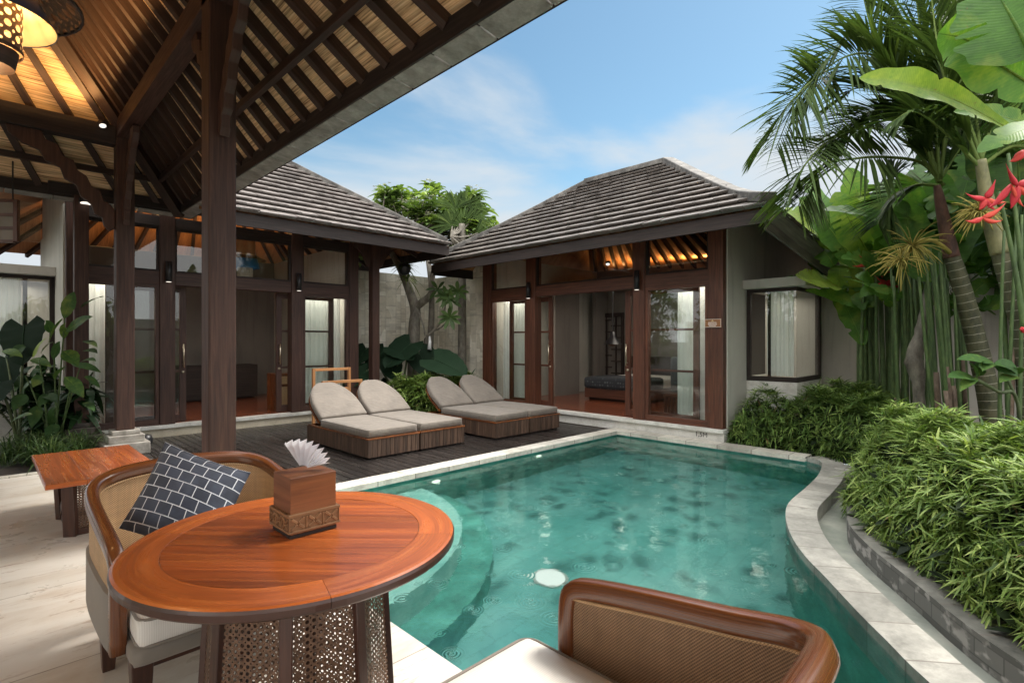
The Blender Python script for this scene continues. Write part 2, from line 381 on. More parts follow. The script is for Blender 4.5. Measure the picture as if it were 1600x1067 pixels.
M['pedestal_dark'] = rock('pedestal_dark', (.03, .024, .02), (.055, .045, .038), (.085, .07, .06), 8)
def coping(name='coping_stone', a=(.42, .39, .33), b=(.56, .53, .46), c=(.66, .63, .56), tl=.45):
    m = Mt(name); o = m.vec('Object'); n1 = m.noise(o, 2.2, 8, .65, .5); n2 = m.noise(o, 22, 4, .7)
    sp = m.n('SeparateXYZ', {0: m.n('TexCoord').outputs['UV']}); u = m.math('DIVIDE', sp.outputs[0], tl)
    wn = m.n('TexWhiteNoise', {'W': m.math('FLOOR', u)}, noise_dimensions='1D').outputs[0]
    j = m.math('LESS_THAN', m.math('FRACT', u), .012/tl)
    col = m.ramp(n1, [(.3, a), (.5, b), (.7, c)]); col = m.mix(.35, col, m.ramp(n2, [(.35, g3(.55)), (.6, g3(1.15))]), 'MULTIPLY')
    st = m.noise(m.vec('Object', loc=(2, 5, 1)), 3.1, 7, .7); col = m.mix(m.ramp(st, [(.54, g3(0)), (.70, g3(.6))]), col, tuple(x*.42 for x in a))
    col = m.mix(.6, col, m.ramp(wn, [(0, g3(.68)), (1, g3(1.2))]), 'MULTIPLY'); col = m.mix(m.math('MULTIPLY', j, .7), col, (.12, .1, .085))
    return m.bs(col=col, rough=.5, nrm=m.bump(n2, .25, .004)).m
M['coping'] = coping()
M['coping_wet'] = coping('wet_coping', (.17, .165, .145), (.29, .28, .25), (.42, .405, .36), .33)
M['curb'] = coping('mossy_curb', (.07, .07, .062), (.15, .147, .13), (.27, .26, .235), .3)
def channel():
    m = Mt('channel_stone'); n1 = m.noise(m.vec('Object'), 3, 6, .6); n2 = m.noise(m.vec('Object'), 18, 4, .6)
    col = m.ramp(n1, [(.3, (.17, .19, .165)), (.55, (.27, .285, .25)), (.75, (.38, .38, .33))])
    return m.bs(col=col, rough=.12, nrm=m.bump(n2, .12, .004)).m
M['channel'] = channel()
def curbwall():
    m = Mt('curb_wall_blocks'); uv = m.n('TexCoord').outputs['UV']
    br = m.n('TexBrick', {'Vector': uv, 'Scale': 1., 'Brick Width': .17, 'Row Height': .085, 'Mortar Size': .004, 'Color1': (.10, .10, .095, 1), 'Color2': (.19, .19, .18, 1), 'Mortar': (.09, .09, .085, 1)})
    n = m.noise(m.vec('UV', (9, 13, 1)), 1, 3, .5); n2 = m.noise(m.vec('UV', (1.5, 3, 1)), 1, 2)
    eff = m.ramp(n, [(.53, g3(0)), (.62, g3(1))]); eff = m.math('MULTIPLY', eff, m.ramp(n2, [(.40, g3(0)), (.5, g3(1))]))
    col = m.mix(m.math('MULTIPLY', eff, .75), br.outputs[0], (.5, .48, .46))
    return m.bs(col=col, rough=.55, nrm=m.bump(br.outputs[1], -.4, .006)).m
M['curbwall'] = curbwall()
def marble():
    m = Mt('travertine_floor'); w = m.noise(m.vec('Object'), 2.2, 5, .6)
    o = m.vec('Object', (1.3, 3.4, 1), (0, 0, .12)); n1 = m.noise(o, .9, 10, .68, .5); n3 = m.noise(m.vec('Object', (1.6, 7, 1), (0, 0, .1)), 1.9, 9, .74, .5)
    col = m.ramp(n1, [(.25, (.46, .37, .28)), (.40, (.59, .52, .44)), (.54, (.69, .645, .58)), (.75, (.75, .715, .66))])
    v = m.ramp(n3, [(.34, g3(1)), (.415, g3(0))]); v = m.math('MULTIPLY', v, m.ramp(m.noise(m.vec('Object'), 1.4, 4), [(.38, g3(.1)), (.54, g3(1))])); col = m.mix(m.math('MULTIPLY', v, .85), col, (.25, .135, .07))
    n4 = m.noise(m.vec('Object', (5, 17, 1), (0, 0, .15)), 1.3, 8, .7, .6); v4 = m.math('MULTIPLY', m.ramp(n4, [(.33, g3(1)), (.40, g3(0))]), m.ramp(m.noise(m.vec('Object', loc=(6, 1, 0)), 2.2, 3), [(.4, g3(.15)), (.6, g3(1))])); col = m.mix(m.math('MULTIPLY', v4, .6), col, (.30, .18, .10))
    uv = m.n('TexCoord').outputs['Object']; br = m.n('TexBrick', {'Vector': uv, 'Scale': 1., 'Brick Width': 1.0, 'Row Height': 1.0, 'Mortar Size': .0035, 'Color1': (1, 1, 1, 1), 'Color2': (.92, .915, .90, 1), 'Mortar': (.48, .43, .38, 1)}, offset=0.)
    col = m.mix(1., col, br.outputs[0], 'MULTIPLY')
    return m.bs(col=col, rough=m.ramp(w, [(.3, g3(.22)), (.7, g3(.4))]), nrm=m.bump(n3, .05, .003)).m
M['marble'] = marble()
def blockwall():
    m = Mt('stone_block_wall'); uv = m.vec('UV'); dn = m.noise(uv, 1.2, 2)
    def br(w, h, off, loc):
        return m.n('TexBrick', {'Vector': m.vec('UV', loc=loc), 'Scale': 1., 'Brick Width': w, 'Row Height': h, 'Mortar Size': .004, 'Mortar Smooth': .2, 'Bias': 0., 'Color1': (.60, .54, .43, 1), 'Color2': (.82, .77, .66, 1), 'Mortar': (.36, .31, .24, 1)}, offset=off, squash=.62, squash_frequency=2)
    b1 = br(.55, .26, .4, (0, 0, 0)); b2 = br(.3, .13, .5, (.1, .0, 0))
    wn = m.noise(m.vec('UV', (1.82, 3.85, 1)), 1., 0)
    col = m.mix(m.ramp(wn, [(.53, g3(0)), (.54, g3(1))]), b1.outputs[0], b2.outputs[0])
    n1 = m.noise(m.vec('UV', (1, 1, 1)), 5, 8, .7); n2 = m.noise(m.vec('UV', (7, .8, 1)), 1, 5, .6)
    col = m.mix(.55, col, m.ramp(n1, [(.3, g3(.6)), (.7, g3(1.25))]), 'MULTIPLY')
    col = m.mix(m.ramp(n2, [(.55, g3(0)), (.75, g3(.55))]), col, (.16, .14, .11))
    return m.bs(col=col, rough=.75, nrm=m.bump(b1.outputs[1], -.35, .008)).m
M['block'] = blockwall()
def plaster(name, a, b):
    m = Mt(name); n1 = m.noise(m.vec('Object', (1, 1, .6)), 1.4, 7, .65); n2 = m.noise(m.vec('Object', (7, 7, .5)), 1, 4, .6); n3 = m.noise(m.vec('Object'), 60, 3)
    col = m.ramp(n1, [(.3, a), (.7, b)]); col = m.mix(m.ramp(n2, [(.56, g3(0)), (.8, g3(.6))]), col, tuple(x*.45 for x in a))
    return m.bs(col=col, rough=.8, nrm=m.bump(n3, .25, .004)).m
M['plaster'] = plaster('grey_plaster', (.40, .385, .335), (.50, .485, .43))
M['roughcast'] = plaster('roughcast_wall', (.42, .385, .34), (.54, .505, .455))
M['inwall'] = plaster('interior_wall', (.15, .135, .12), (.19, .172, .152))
M['concrete'] = plaster('concrete_ledge', (.42, .40, .36), (.54, .52, .475))
M['white_stone'] = rock('white_stone', (.46, .44, .4), (.6, .585, .54), (.68, .665, .63), 6, .6, .2)
M['cream_stone'] = rock('cream_stone', (.42, .36, .26), (.52, .46, .35), (.6, .54, .43), 4, .7, .2)
def glass(name='window_glass', tint=(.92, .94, .93), ior=1.5):
    m = Mt(name); t = m.n('BsdfTransparent', {0: (*tint, 1)}); g = m.n('BsdfGlossy', {'Roughness': .0, 'Color': (.9, .92, .92, 1)})
    fr = m.n('Fresnel', {'IOR': ior}); mx = m.n('MixShader', {0: m.math('MULTIPLY', m.math('MULTIPLY', fr.outputs[0], 1.6), m.math('SUBTRACT', 1., m.n('NewGeometry').outputs['Backfacing'])), 1: t.outputs[0], 2: g.outputs[0]})
    m.t.links.new(mx.outputs[0], m.out.inputs[0]); return m.m
M['glass'] = glass()
M['glass_dark'] = glass('bay_glass', (.90, .92, .91), 1.5)
def cloth(name, col, var=.12, rough=.85, weave=260, transl=0., sheen=.2, mott=3., crease=.0):
    m = Mt(name); n1 = m.noise(m.vec('Object'), mott, 5, .6); n2 = m.noise(m.vec('Object'), weave, 2)
    c = m.ramp(n1, [(.3, tuple(x*(1-var) for x in col)), (.7, tuple(min(1, x*(1+var)) for x in col))])
    h = m.math('MULTIPLY_ADD', n2, .05, m.math('MULTIPLY', m.noise(m.vec('Object', (1, 1.9, 1)), 7, 3, .5, .9), crease))
    m.bs(col=c, rough=rough, nrm=m.bump(h, .35, .012), sheen=sheen)
    if transl:
        tr = m.n('BsdfTranslucent', {0: c}); mx = m.n('MixShader', {0: transl, 1: m.b.outputs[0], 2: tr.outputs[0]}); m.t.links.new(mx.outputs[0], m.out.inputs[0])
    return m.m
M['taupe'] = cloth('taupe_canvas', (.15, .126, .103), .17, .75, crease=3.2, mott=5.)
M['cream'] = cloth('cream_cushion', (.60, .56, .50), .06, .6)
M['curtain'] = cloth('white_curtain', (.86, .88, .85), .04, .85, 200, .35)
M['uphol'] = cloth('grey_upholstery', (.20, .172, .142), .1, .7)
M['paper'] = cloth('tissue_paper', (.88, .87, .89), .02, .9, 90, .45)
M['darkcloth'] = cloth('dark_cushion', (.035, .045, .055), .2)
def striped_cream():
    m = Mt('ribbed_cream'); sp = m.n('SeparateXYZ', {0: m.n('TexCoord').outputs['Object']}); w = m.math('SINE', m.math('MULTIPLY', sp.outputs[0], 900.)); n1 = m.noise(m.vec('Object'), 3, 4)
    c = m.mix(m.math('MULTIPLY_ADD', w, .5, .5), (.68, .645, .595), (.77, .74, .69)); c = m.mix(.25, c, m.ramp(n1, [(.3, g3(.8)), (.7, g3(1.1))]), 'MULTIPLY')
    return m.bs(col=c, rough=.75, nrm=m.bump(w, .15, .001)).m
M['cream'] = striped_cream()
def pillow():
    m = Mt('navy_grid_cloth'); uv = m.n('TexCoord').outputs['UV']
    br = m.n('TexBrick', {'Vector': m.vec('UV', (1, 1, 1)), 'Scale': 1., 'Brick Width': .0715, 'Row Height': .0555, 'Mortar Size': .0022, 'Mortar Smooth': .1, 'Color1': (.015, .020, .036, 1), 'Color2': (.036, .046, .075, 1), 'Mortar': (.58, .60, .64, 1)}, offset=.5)
    n1 = m.noise(m.vec('UV'), 9, 4); c = m.mix(m.ramp(n1, [(.45, g3(0)), (.75, g3(.35))]), br.outputs[0], (.09, .115, .17))
    n2 = m.noise(m.vec('UV'), 500, 2)
    return m.bs(col=c, rough=.75, nrm=m.bump(n2, .3, .001), sheen=.2).m
M['pillow'] = pillow()
def cane(name='cane_weave', a=(.20, .10, .04), b=(.60, .37, .18), c=(.78, .55, .33), per=.0095):
    m = Mt(name); sp = m.n('SeparateXYZ', {0: m.n('TexCoord').outputs['UV']}); k = 2*PI/per
    s1 = m.math('SINE', m.math('MULTIPLY', sp.outputs[0], k)); s2 = m.math('SINE', m.math('MULTIPLY', sp.outputs[1], k))
    w = m.math('MULTIPLY', s1, s2); w2 = m.math('MULTIPLY_ADD', w, .5, .5)
    n1 = m.noise(m.vec('UV', (30, 3, 1)), 1.5, 4); n2 = m.noise(m.vec('UV', (2.5, 25, 1)), 1.5, 4)
    col = m.ramp(w2, [(.15, a), (.5, b), (.9, c)]); col = m.mix(.4, col, m.ramp(m.math('MULTIPLY_ADD', n2, .5, m.math('MULTIPLY', n1, .5)), [(.35, g3(.5)), (.65, g3(1.25))]), 'MULTIPLY')
    return m.bs(col=col, rough=.55, nrm=m.bump(w2, .6, .003)).m
M['cane'] = cane()
M['cane_brown'] = cane('cane_weave_brown', (.07, .035, .018), (.27, .155, .085), (.42, .27, .155))
def opencane(name, per, c1, c2, thick=.3):
    # octagonal cane webbing: holes are really open
    m = Mt(name); sp = m.n('SeparateXYZ', {0: m.n('TexCoord').outputs['UV']})
    def cell(a, o): return m.math('SUBTRACT', m.math('FRACT', m.math('ADD', m.math('DIVIDE', a, per), o)), .5)
    fu, fv = cell(sp.outputs[0], 0.), cell(sp.outputs[1], 0.)
    def rad(a, b): return m.math('SQRT', m.math('ADD', m.math('MULTIPLY', a, a), m.math('MULTIPLY', b, b)))
    h1 = m.math('LESS_THAN', rad(fu, fv), thick)
    gu, gv = cell(sp.outputs[0], .5), cell(sp.outputs[1], .5)
    h2 = m.math('LESS_THAN', rad(gu, gv), .13)
    hole = m.math('MAXIMUM', h1, h2)
    n1 = m.noise(m.vec('UV', (60, 60, 1)), 1, 3); col = m.ramp(n1, [(.3, c1), (.7, c2)])
    m.bs(col=col, rough=.5, alpha=m.math('SUBTRACT', 1., hole)); return m.m
M['webbing'] = opencane('open_cane_webbing', .0195, (.07, .032, .017), (.17, .09, .05), .275)
M['webbing_light'] = opencane('lamp_webbing', .05, (.10, .055, .03), (.2, .115, .06), .3)
M['webbing_white'] = opencane('white_webbing', .045, (.4, .36, .3), (.55, .5, .42), .3)
def flat(name, col, rough=.5, metal=0., var=.15, sc_=12.):
    m = Mt(name); n = m.noise(m.vec('Object'), sc_, 4); c = m.ramp(n, [(.3, tuple(x*(1-var) for x in col)), (.7, tuple(min(1, x*(1+var)) for x in col))])
    return m.bs(col=c, rough=rough, metal=metal).m
M['black'] = flat('black_metal', (.012, .012, .014), .4)
M['brass'] = flat('brushed_brass', (.55, .47, .35), .3, 1.)
M['steel'] = flat('satin_steel', (.6, .58, .55), .3, 1.)
M['blue'] = flat('blue_enamel', (.01, .04, .10), .3)
M['blue2'] = flat('blue_shade', (.02, .16, .42), .4)
M['shade'] = flat('cream_shade', (.75, .55, .3), .6)
M['grout'] = flat('pale_line', (.62, .48, .4), .6)
M['ink'] = flat('black_ink', (.02, .02, .02), .6)
M['signtext'] = flat('pale_lettering', (.75, .66, .6), .6)
M['signgold'] = flat('gold_emblem', (.7, .55, .25), .5)
M['signbrown'] = wood('sign_wood', (.18, .07, .025), (.27, .11, .04), (.36, .16, .065), .5)
M['white'] = flat('white_paint', (.7, .69, .68), .5)
M['teal'] = flat('teal_rubber', (.05, .09, .1), .6)
def emit(name, col, st):
    m = Mt(name); e = m.n('Emission', {0: (*col, 1), 1: st}); m.t.links.new(e.outputs[0], m.out.inputs[0]); return m.m
M['bulb'] = emit('warm_bulb', (1, .74, .4), 9.)
M['led'] = emit('led_disc', (1, .9, .78), 1.0)
M['pool_led'] = emit('pool_led', (.95, 1, .92), .65)
M['pool_led_dim'] = emit('pool_led_wall', (.85, 1, .8), 1.2)
def leafm(name, c0, c1, c2, rough=.4, tr=.28, vein=0., trc=1.15, spec=.22):
    m = Mt(name); at = m.n('Attribute', attribute_name='v'); n = m.noise(m.vec('Object'), 7, 4)
    f = m.math('ADD', at.outputs['Fac'], m.math('MULTIPLY', m.math('SUBTRACT', n, .5), .5))
    if vein:
        sp = m.n('SeparateXYZ', {0: m.n('TexCoord').outputs['UV']}); ab = m.math('ABSOLUTE', sp.outputs[1])
        wv = m.math('SINE', m.math('MULTIPLY', m.math('SUBTRACT', sp.outputs[0], m.math('MULTIPLY', ab, .18)), vein)); nv = m.noise(m.vec('UV', (40, 2, 1)), 1, 3)
        f = m.math('ADD', f, m.math('MULTIPLY_ADD', wv, .022, m.math('MULTIPLY', m.math('SUBTRACT', nv, .5), .35))); m.bs(nrm=m.bump(wv, .10, .004))
    col = m.ramp(f, [(0, c0), (.5, c1), (1, c2)])
    if vein:
        bl = m.noise(m.vec('Object'), 16, 5, .7); col = m.mix(m.ramp(bl, [(.64, g3(0)), (.70, g3(.75))]), col, (.16, .10, .04)); bt = m.noise(m.vec('Object', loc=(3, 1, 5)), 5, 3); col = m.mix(m.ramp(bt, [(.55, g3(0)), (.75, g3(.4))]), col, (.30, .34, .06))
    m.bs(col=col, rough=min(.65, rough+.12), spec=spec)
    t = m.n('BsdfTranslucent', {0: m.mix(1., col, (trc*1.1, trc*1.15, trc*.55), 'MULTIPLY')})
    mx = m.n('MixShader', {0: tr, 1: m.b.outputs[0], 2: t.outputs[0]}); m.t.links.new(mx.outputs[0], m.out.inputs[0]); return m.m
M['hedge_front'] = leafm('hedge_leaf_light', (.035, .075, .018), (.16, .25, .055), (.44, .53, .17), .36, .22)
M['hedge_back'] = leafm('hedge_leaf_deep', (.024, .055, .013), (.11, .19, .045), (.34, .45, .12), .36, .22)
M['palm'] = leafm('palm_leaflet', (.025, .045, .014), (.075, .12, .034), (.19, .25, .07), .45, .25, spec=.08)
M['banana'] = leafm('banana_leaf', (.026, .07, .015), (.085, .19, .033), (.30, .38, .06), .32, .42, 330.)
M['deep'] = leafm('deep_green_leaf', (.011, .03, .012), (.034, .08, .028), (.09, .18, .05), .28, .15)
M['ginger'] = leafm('ginger_leaf', (.017, .045, .016), (.055, .12, .034), (.26, .36, .06), .35, .18, 420., spec=.18)
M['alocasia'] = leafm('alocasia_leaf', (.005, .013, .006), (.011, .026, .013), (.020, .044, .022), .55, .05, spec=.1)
M['frangi'] = leafm('frangipani_leaf', (.03, .06, .02), (.10, .16, .045), (.30, .40, .09), .35, .3)
M['grass'] = leafm('lilyturf_blade', (.02, .045, .015), (.06, .105, .035), (.16, .22, .08), .3, .2)
M['thicket'] = leafm('thicket_leaf', (.016, .036, .012), (.05, .10, .03), (.13, .21, .055), .45, .2)
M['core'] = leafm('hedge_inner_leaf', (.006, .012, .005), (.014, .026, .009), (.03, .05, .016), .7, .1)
M['dryleaf'] = leafm('dry_leaf', (.10, .06, .03), (.2, .13, .06), (.3, .21, .1), .6, .1)
M['flower_red'] = leafm('red_bract', (.35, .02, .03), (.62, .045, .06), (.75, .12, .06), .4, .25, trc=.7)
M['flower_white'] = flat('white_petal', (.8, .78, .7), .6)
M['infl'] = leafm('yellow_spray', (.16, .14, .03), (.34, .29, .07), (.52, .42, .12), .5, .1)
def bark(name, a, b, c, ring=0., rc=(.4, .38, .3)):
    m = Mt(name); n1 = m.noise(m.vec('Object', (6, 6, 3)), 2, 6, .7); col = m.ramp(n1, [(.3, a), (.5, b), (.72, c)])
    n = n1
    if ring:
        sp = m.n('SeparateXYZ', {0: m.vec('UV')}); u = m.math('ADD', m.math('DIVIDE', sp.outputs[0], ring), m.math('MULTIPLY', n1, .25)); f = m.math('FRACT', u)
        ln = m.math('MULTIPLY', m.math('LESS_THAN', f, .07), .7); col = m.mix(ln, col, rc)
    return m.bs(col=col, rough=.65, nrm=m.bump(n, .5, .01)).m
M['ringtrunk'] = bark('ringed_trunk', (.03, .03, .016), (.07, .072, .034), (.13, .115, .06), .085)
M['crownshaft'] = bark('crown_shaft', (.10, .10, .05), (.2, .19, .09), (.28, .26, .13))
M['sheath'] = bark('red_sheath', (.05, .024, .018), (.12, .055, .038), (.19, .10, .065))
M['stem'] = bark('green_cane', (.028, .05, .014), (.06, .105, .028), (.11, .16, .05))
M['stemdry'] = bark('dry_cane', (.07, .045, .03), (.16, .11, .075), (.26, .2, .14))
M['frtrunk'] = bark('frangipani_bark', (.07, .06, .046), (.17, .15, .12), (.29, .26, .21))
M['petiole'] = bark('petiole', (.04, .06, .025), (.09, .12, .05), (.14, .17, .07))
def pooltile():
    m = Mt('pool_floor_stone'); o = m.vec('Object'); n1 = m.noise(o, .9, 6, .6, .4); n2 = m.noise(o, 5, 5, .6, .6)
    wv = m.n('VectorMath', {0: m.n('TexCoord').outputs['Object'], 1: m.n('VectorMath', {0: m.n('TexNoise', {'Vector': o, 'Scale': 3., 'Detail': 3.}).outputs[1], 'Scale': .45}, operation='SCALE').outputs[0]}, operation='ADD').outputs[0]
    sp = m.n('SeparateXYZ', {0: wv}); cv = m.n('CombineXYZ', {0: m.math('MULTIPLY', sp.outputs[0], 1.), 1: m.math('MULTIPLY', sp.outputs[1], 1.)}).outputs[0]
    vo = m.n('TexVoronoi', {'Vector': cv, 'Scale': 2.7, 'Randomness': .95}, voronoi_dimensions='2D'); ripple_dark = m.ramp(vo.outputs['Distance'], [(.0, g3(1)), (.46, g3(0))], 'EASE')  # refraction darkening under rain ripples, painted in as dark blotches
    wn = m.n('SeparateXYZ', {0: vo.outputs['Color']}).outputs[0]; ripple_dark = m.math('MULTIPLY', ripple_dark, m.ramp(wn, [(.2, g3(.1)), (.45, g3(1))]))
    col = m.ramp(n1, [(.3, (.065, .27, .245)), (.5, (.125, .355, .33)), (.7, (.215, .44, .41))])
    col = m.mix(.35, col, m.ramp(n2, [(.3, g3(.7)), (.7, g3(1.2))]), 'MULTIPLY')
    col = m.mix(m.math('MULTIPLY', ripple_dark, .9), col, (.02, .12, .11))
    bk = m.n('TexBrick', {'Vector': m.n('TexCoord').outputs['Object'], 'Scale': 1., 'Brick Width': .3, 'Row Height': .15, 'Mortar Size': .004, 'Color1': (1, 1, 1, 1), 'Color2': (.84, .88, .88, 1), 'Mortar': (.6, .64, .62, 1)})
    col = m.mix(.7, col, bk.outputs[0], 'MULTIPLY')
    return m.bs(col=col, rough=.6).m
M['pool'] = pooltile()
M['poolwall'] = rock('pool_wall_stone', (.03, .15, .13), (.06, .25, .21), (.11, .36, .31), 4, .6)
M['poolbench'] = rock('pool_bench_stone', (.17, .40, .36), (.28, .50, .455), (.40, .59, .54), 3, .6)
def water():
    m = Mt('pool_water'); o = m.vec('Object')
    n1 = m.noise(o, 5, 3, .5, .3); n2 = m.noise(o, 38, 3, .6)
    h = m.math('MULTIPLY_ADD', n2, .05, m.math('MULTIPLY', n1, .35))
    for sc_, k, amp in ((2.4, 100., .20), (3.4, 110., .16)):
        vo = m.n('TexVoronoi', {'Vector': m.vec('Object', (1, 1, 0), loc=(sc_*.3, .2, 0)), 'Scale': sc_, 'Randomness': 1.}, voronoi_dimensions='2D')
        d = vo.outputs['Distance']; fall = m.math('MULTIPLY', m.ramp(d, [(0., g3(1)), (.24, g3(0))]), m.ramp(m.n('SeparateXYZ', {0: vo.outputs['Color']}).outputs[0], [(.3, g3(.25)), (.45, g3(1))]))
        ph = m.math('SINE', m.math('MULTIPLY', d, k)); h = m.math('MULTIPLY_ADD', m.math('MULTIPLY', ph, fall), amp, h)
    nr = m.bump(h, .21, .05)
    g = m.n('BsdfGlass', {'Color': (.86, .985, .96, 1), 'Roughness': .0, 'IOR': 1.333, 'Normal': nr})
    m.t.links.new(g.outputs[0], m.out.inputs[0]); return m.m
M['water'] = water()
# ------------------------------------------------------------ ground, pool, deck
SI = crom([(x, y, 0) for x, y in [(7.05, 2.02), (6.93, 1.84), (6.55, 1.73), (6.08, 1.65), (5.5, 1.60), (4.96, 1.56), (4.56, 1.46), (4.14, 1.29), (3.8, 1.10), (3.535, .91), (3.216, .687), (2.99, .517), (2.749, .331), (2.3, -.1), (1.9, -.7), (1.62, -1.4)]], 4)
def offset(pl, d):
    out = []
    for i, p in enumerate(pl):
        t = (pl[min(i+1, len(pl)-1)]-pl[max(i-1, 0)]).normalized(); out.append(p+V3((t.y, -t.x, 0))*d)
    return out
SO = offset(SI, -.225)
CI = crom([(x, y, 0) for x, y in [(6.62, 1.47), (6.0, 1.30), (5.4, 1.22), (4.9, 1.11), (4.56, 1.01), (4.17, .80), (3.92, .63), (3.7, .48), (3.47, .33), (3.2, .12), (2.9, -.2), (2.5, -.75), (2.2, -1.4)]], 4)
CO = offset(CI, -.2)
WZ = -.07
def acc(pl):
    o = [0.]
    for a, b in zip(pl, pl[1:]): o.append(o[-1]+(b-a).length)
    return o
def kerb(name, A, B, zt, za, zb, mat, mat2=None, ov=.0):
    mb = MB(); u = acc(A); n = len(A)
    w = (A[0]-B[0]).length
    def z(pl, h): return [V3((p.x, p.y, h)) for p in pl]
    mb.strip(z(A, zt), z(B, zt), 0, 0, [(t, 0) for t in u], [(t, w) for t in u])
    mb.strip(z(A, za), z(A, zt), 1 if mat2 else 0, 0, [(t, za) for t in u], [(t, zt) for t in u])
    mb.strip(z(B, zt), z(B, zb), 0, 0, [(t, zt) for t in u], [(t, zb) for t in u])
    return tag(mb.build(name, [mat, mat2] if mat2 else mat), kind='structure')
CM = offset(CI, -.1)
hole = [(1.40, -1.46), (1.40, 4.8), (7.15, 4.8), (7.15, 1.6), (6.9, 1.45)]+[(p.x, p.y) for p in CM[2:]]
mb = MB(); R_ = 900
mb.prism([(-R_, -R_), (R_, -R_), (R_, R_), (-R_, R_)], -.05, -.03, holes=[hole], side=False, bot=False)
tag(mb.build('ground', M['soil']), kind='structure')
loop = [(1.45, -1.4), (1.45, 4.72), (7.05, 4.72)]+[(p.x, p.y) for p in SI]
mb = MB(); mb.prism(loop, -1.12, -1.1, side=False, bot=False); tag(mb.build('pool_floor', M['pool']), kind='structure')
mb = MB(); mb.prism(loop, -1.1, -.045, top=False, bot=False); tag(mb.build('pool_wall', M['poolwall']), kind='structure')
def bench(r, z0, z1):
    pts = [(1.46, 4.71)]+[(1.46+r*math.sin(a), 4.71-r*math.cos(a)) for a in [PI/2*i/24 for i in range(25)]]
    return pts
mb = MB(); mb.prism(bench(1.88, 0, 0), -1.09, -.42, bot=False); tag(mb.build('pool_bench', M['poolbench']), kind='structure')
mb = MB(); mb.prism(bench(2.14, 0, 0), -1.095, -.78, bot=False); tag(mb.build('pool_step', M['poolwall']), kind='structure')
mb = MB(); mb.prism(loop, WZ-.01, WZ, side=False, bot=False); tag(mb.build('pool_water', M['water']), kind='structure')
# copings
mb = MB()
mb.prism([(1.45, 4.70), (7.03, 4.70), (7.03, 4.92), (1.45, 4.92)], -.05, .004)
tag(mb.build('pool_coping', M['coping']), kind='structure')
A_ = [V3((7.03, 4.92, 0)), V3((7.03, 3.5, 0)), V3((7.03, 2.4, 0)), V3((7.03, 2.03, 0))]; B_ = [p+V3((.25, 0, 0)) for p in A_]
kerb('far_coping', A_, B_, .004, -.05, -.2, M['coping'])
kerb('curved_coping', SI, SO, .006, -.3, -.14, M['coping_wet'])
kerb('planter_curb', CI, CO, .03, -.14, -.05, M['curb'], M['curbwall'])
mb = MB(); mb.prism([(p.x, p.y) for p in SO[1:]]+[(p.x, p.y) for p in reversed(CI)], -.16, -.12, side=False, bot=False)
tag(mb.build('overflow_channel', M['channel']), kind='structure')
mb = MB(); mb.box(6.6, 6.86, 1.30, 1.62, -.15, .02); tag(mb.build('channel_end_stone', M['coping_wet'], bevel=.008), kind='structure')
# pavilion floor, deck
mb = MB(); mb.prism([(-7, -4), (1.45, -4), (1.45, 4.92), (1.45, 7.5), (-7, 7.5)], -.3, 0); tag(mb.build('pavilion_floor', M['marble']), kind='structure')
mb = MB(); mb.prism([(-7, 7.505), (.78, 7.505), (.78, 7.60), (-7, 7.60)], -.1, .012); tag(mb.build('floor_edge_stone', M['coping']), kind='structure')
mb = MB(); x = .80
while x < 7.02:
    y0 = 4.925 if x > 1.45 else 7.51; y1 = 9.14 if x < 5.1 else 8.25
    if .80 <= x:
        mb.box(x, x+.088, y0, y1, -.024, .002*random.random()-.001)
    x += .099
tag(mb.build('timber_deck', M['deck']), kind='structure')

# ------------------------------------------------------------ roofs
def roof_faces(faces, n, h=.032, mat=M['tile'], parent=None, name='roof_tiles', skip=None):
    mb = MB()
    for A, B, C, D in faces:
        A, B, C, D = map(V3, (A, B, C, D)); N_ = (B-A).cross(D-A).normalized()
        if N_.z < 0: N_ = -N_
        e = (B-A).normalized()
        for i in range(n):
            t0, t1 = i/n, (i+1)/n
            a0, b0, a1, b1 = A.lerp(D, t0), B.lerp(C, t0), A.lerp(D, t1), B.lerp(C, t1)
            sl = ((D+C)/2-(A+B)/2).normalized()*.022
            u0, u1, w0, w1 = (a0-A).dot(e), (b0-A).dot(e), (a1-A).dot(e), (b1-A).dot(e)
            u = u0-((u0+i*.135) % .27)
            while u < u1-.004:
                ua, ub = max(u, u0), min(u+.268, u1); wa, wb = min(max(u, w0), w1), max(min(u+.268, w1), w0); u += .27
                if ub-ua < .01 or (skip and skip(a0+e*((ua+ub)/2-u0))): continue
                f0, f1 = (ua-u0)/max(1e-6, u1-u0), (ub-u0)/max(1e-6, u1-u0); g0, g1 = (0, 1) if w1-w0 < 1e-4 else ((wa-w0)/(w1-w0), (wb-w0)/(w1-w0))
                p0, p1, r1, r0 = a0.lerp(b0, f0), a0.lerp(b0, f1), a1.lerp(b1, g1), a1.lerp(b1, g0)
                j0, j1, js = N_*random.gauss(0, .0035), N_*random.gauss(0, .0035), sl*random.gauss(0, .16); top = N_*h; lo = N_*(h-.024)
                for q in ([p0-sl+js+top+j0, p1-sl+js+top+j1, r1+N_*.006, r0+N_*.006], [p0-sl+js+lo+j0, p1-sl+js+lo+j1, p1-sl+js+top+j1, p0-sl+js+top+j0]):
                    mb.add(q, [(0, 1, 2, 3)], [[((p-A).dot(e), i+.02+.9*(k > 1)) for k, p in enumerate(q)]])
                s0_, s1_ = p0+e*-.001, p1+e*.001
                for q in ([s0_+sl*.6+lo, s1_+sl*.6+lo, s1_-sl+lo-N_*.002, s0_-sl+lo-N_*.002], [s0_+sl*.6-N_*.006, s1_+sl*.6-N_*.006, s1_+sl*.6+lo, s0_+sl*.6+lo]):
                    mb.add(q, [(0, 1, 2, 3)], [[((p-A).dot(e), i+.02+.9*(k > 1)) for k, p in enumerate(q)]])
    return mb.build(name, mat, parent)
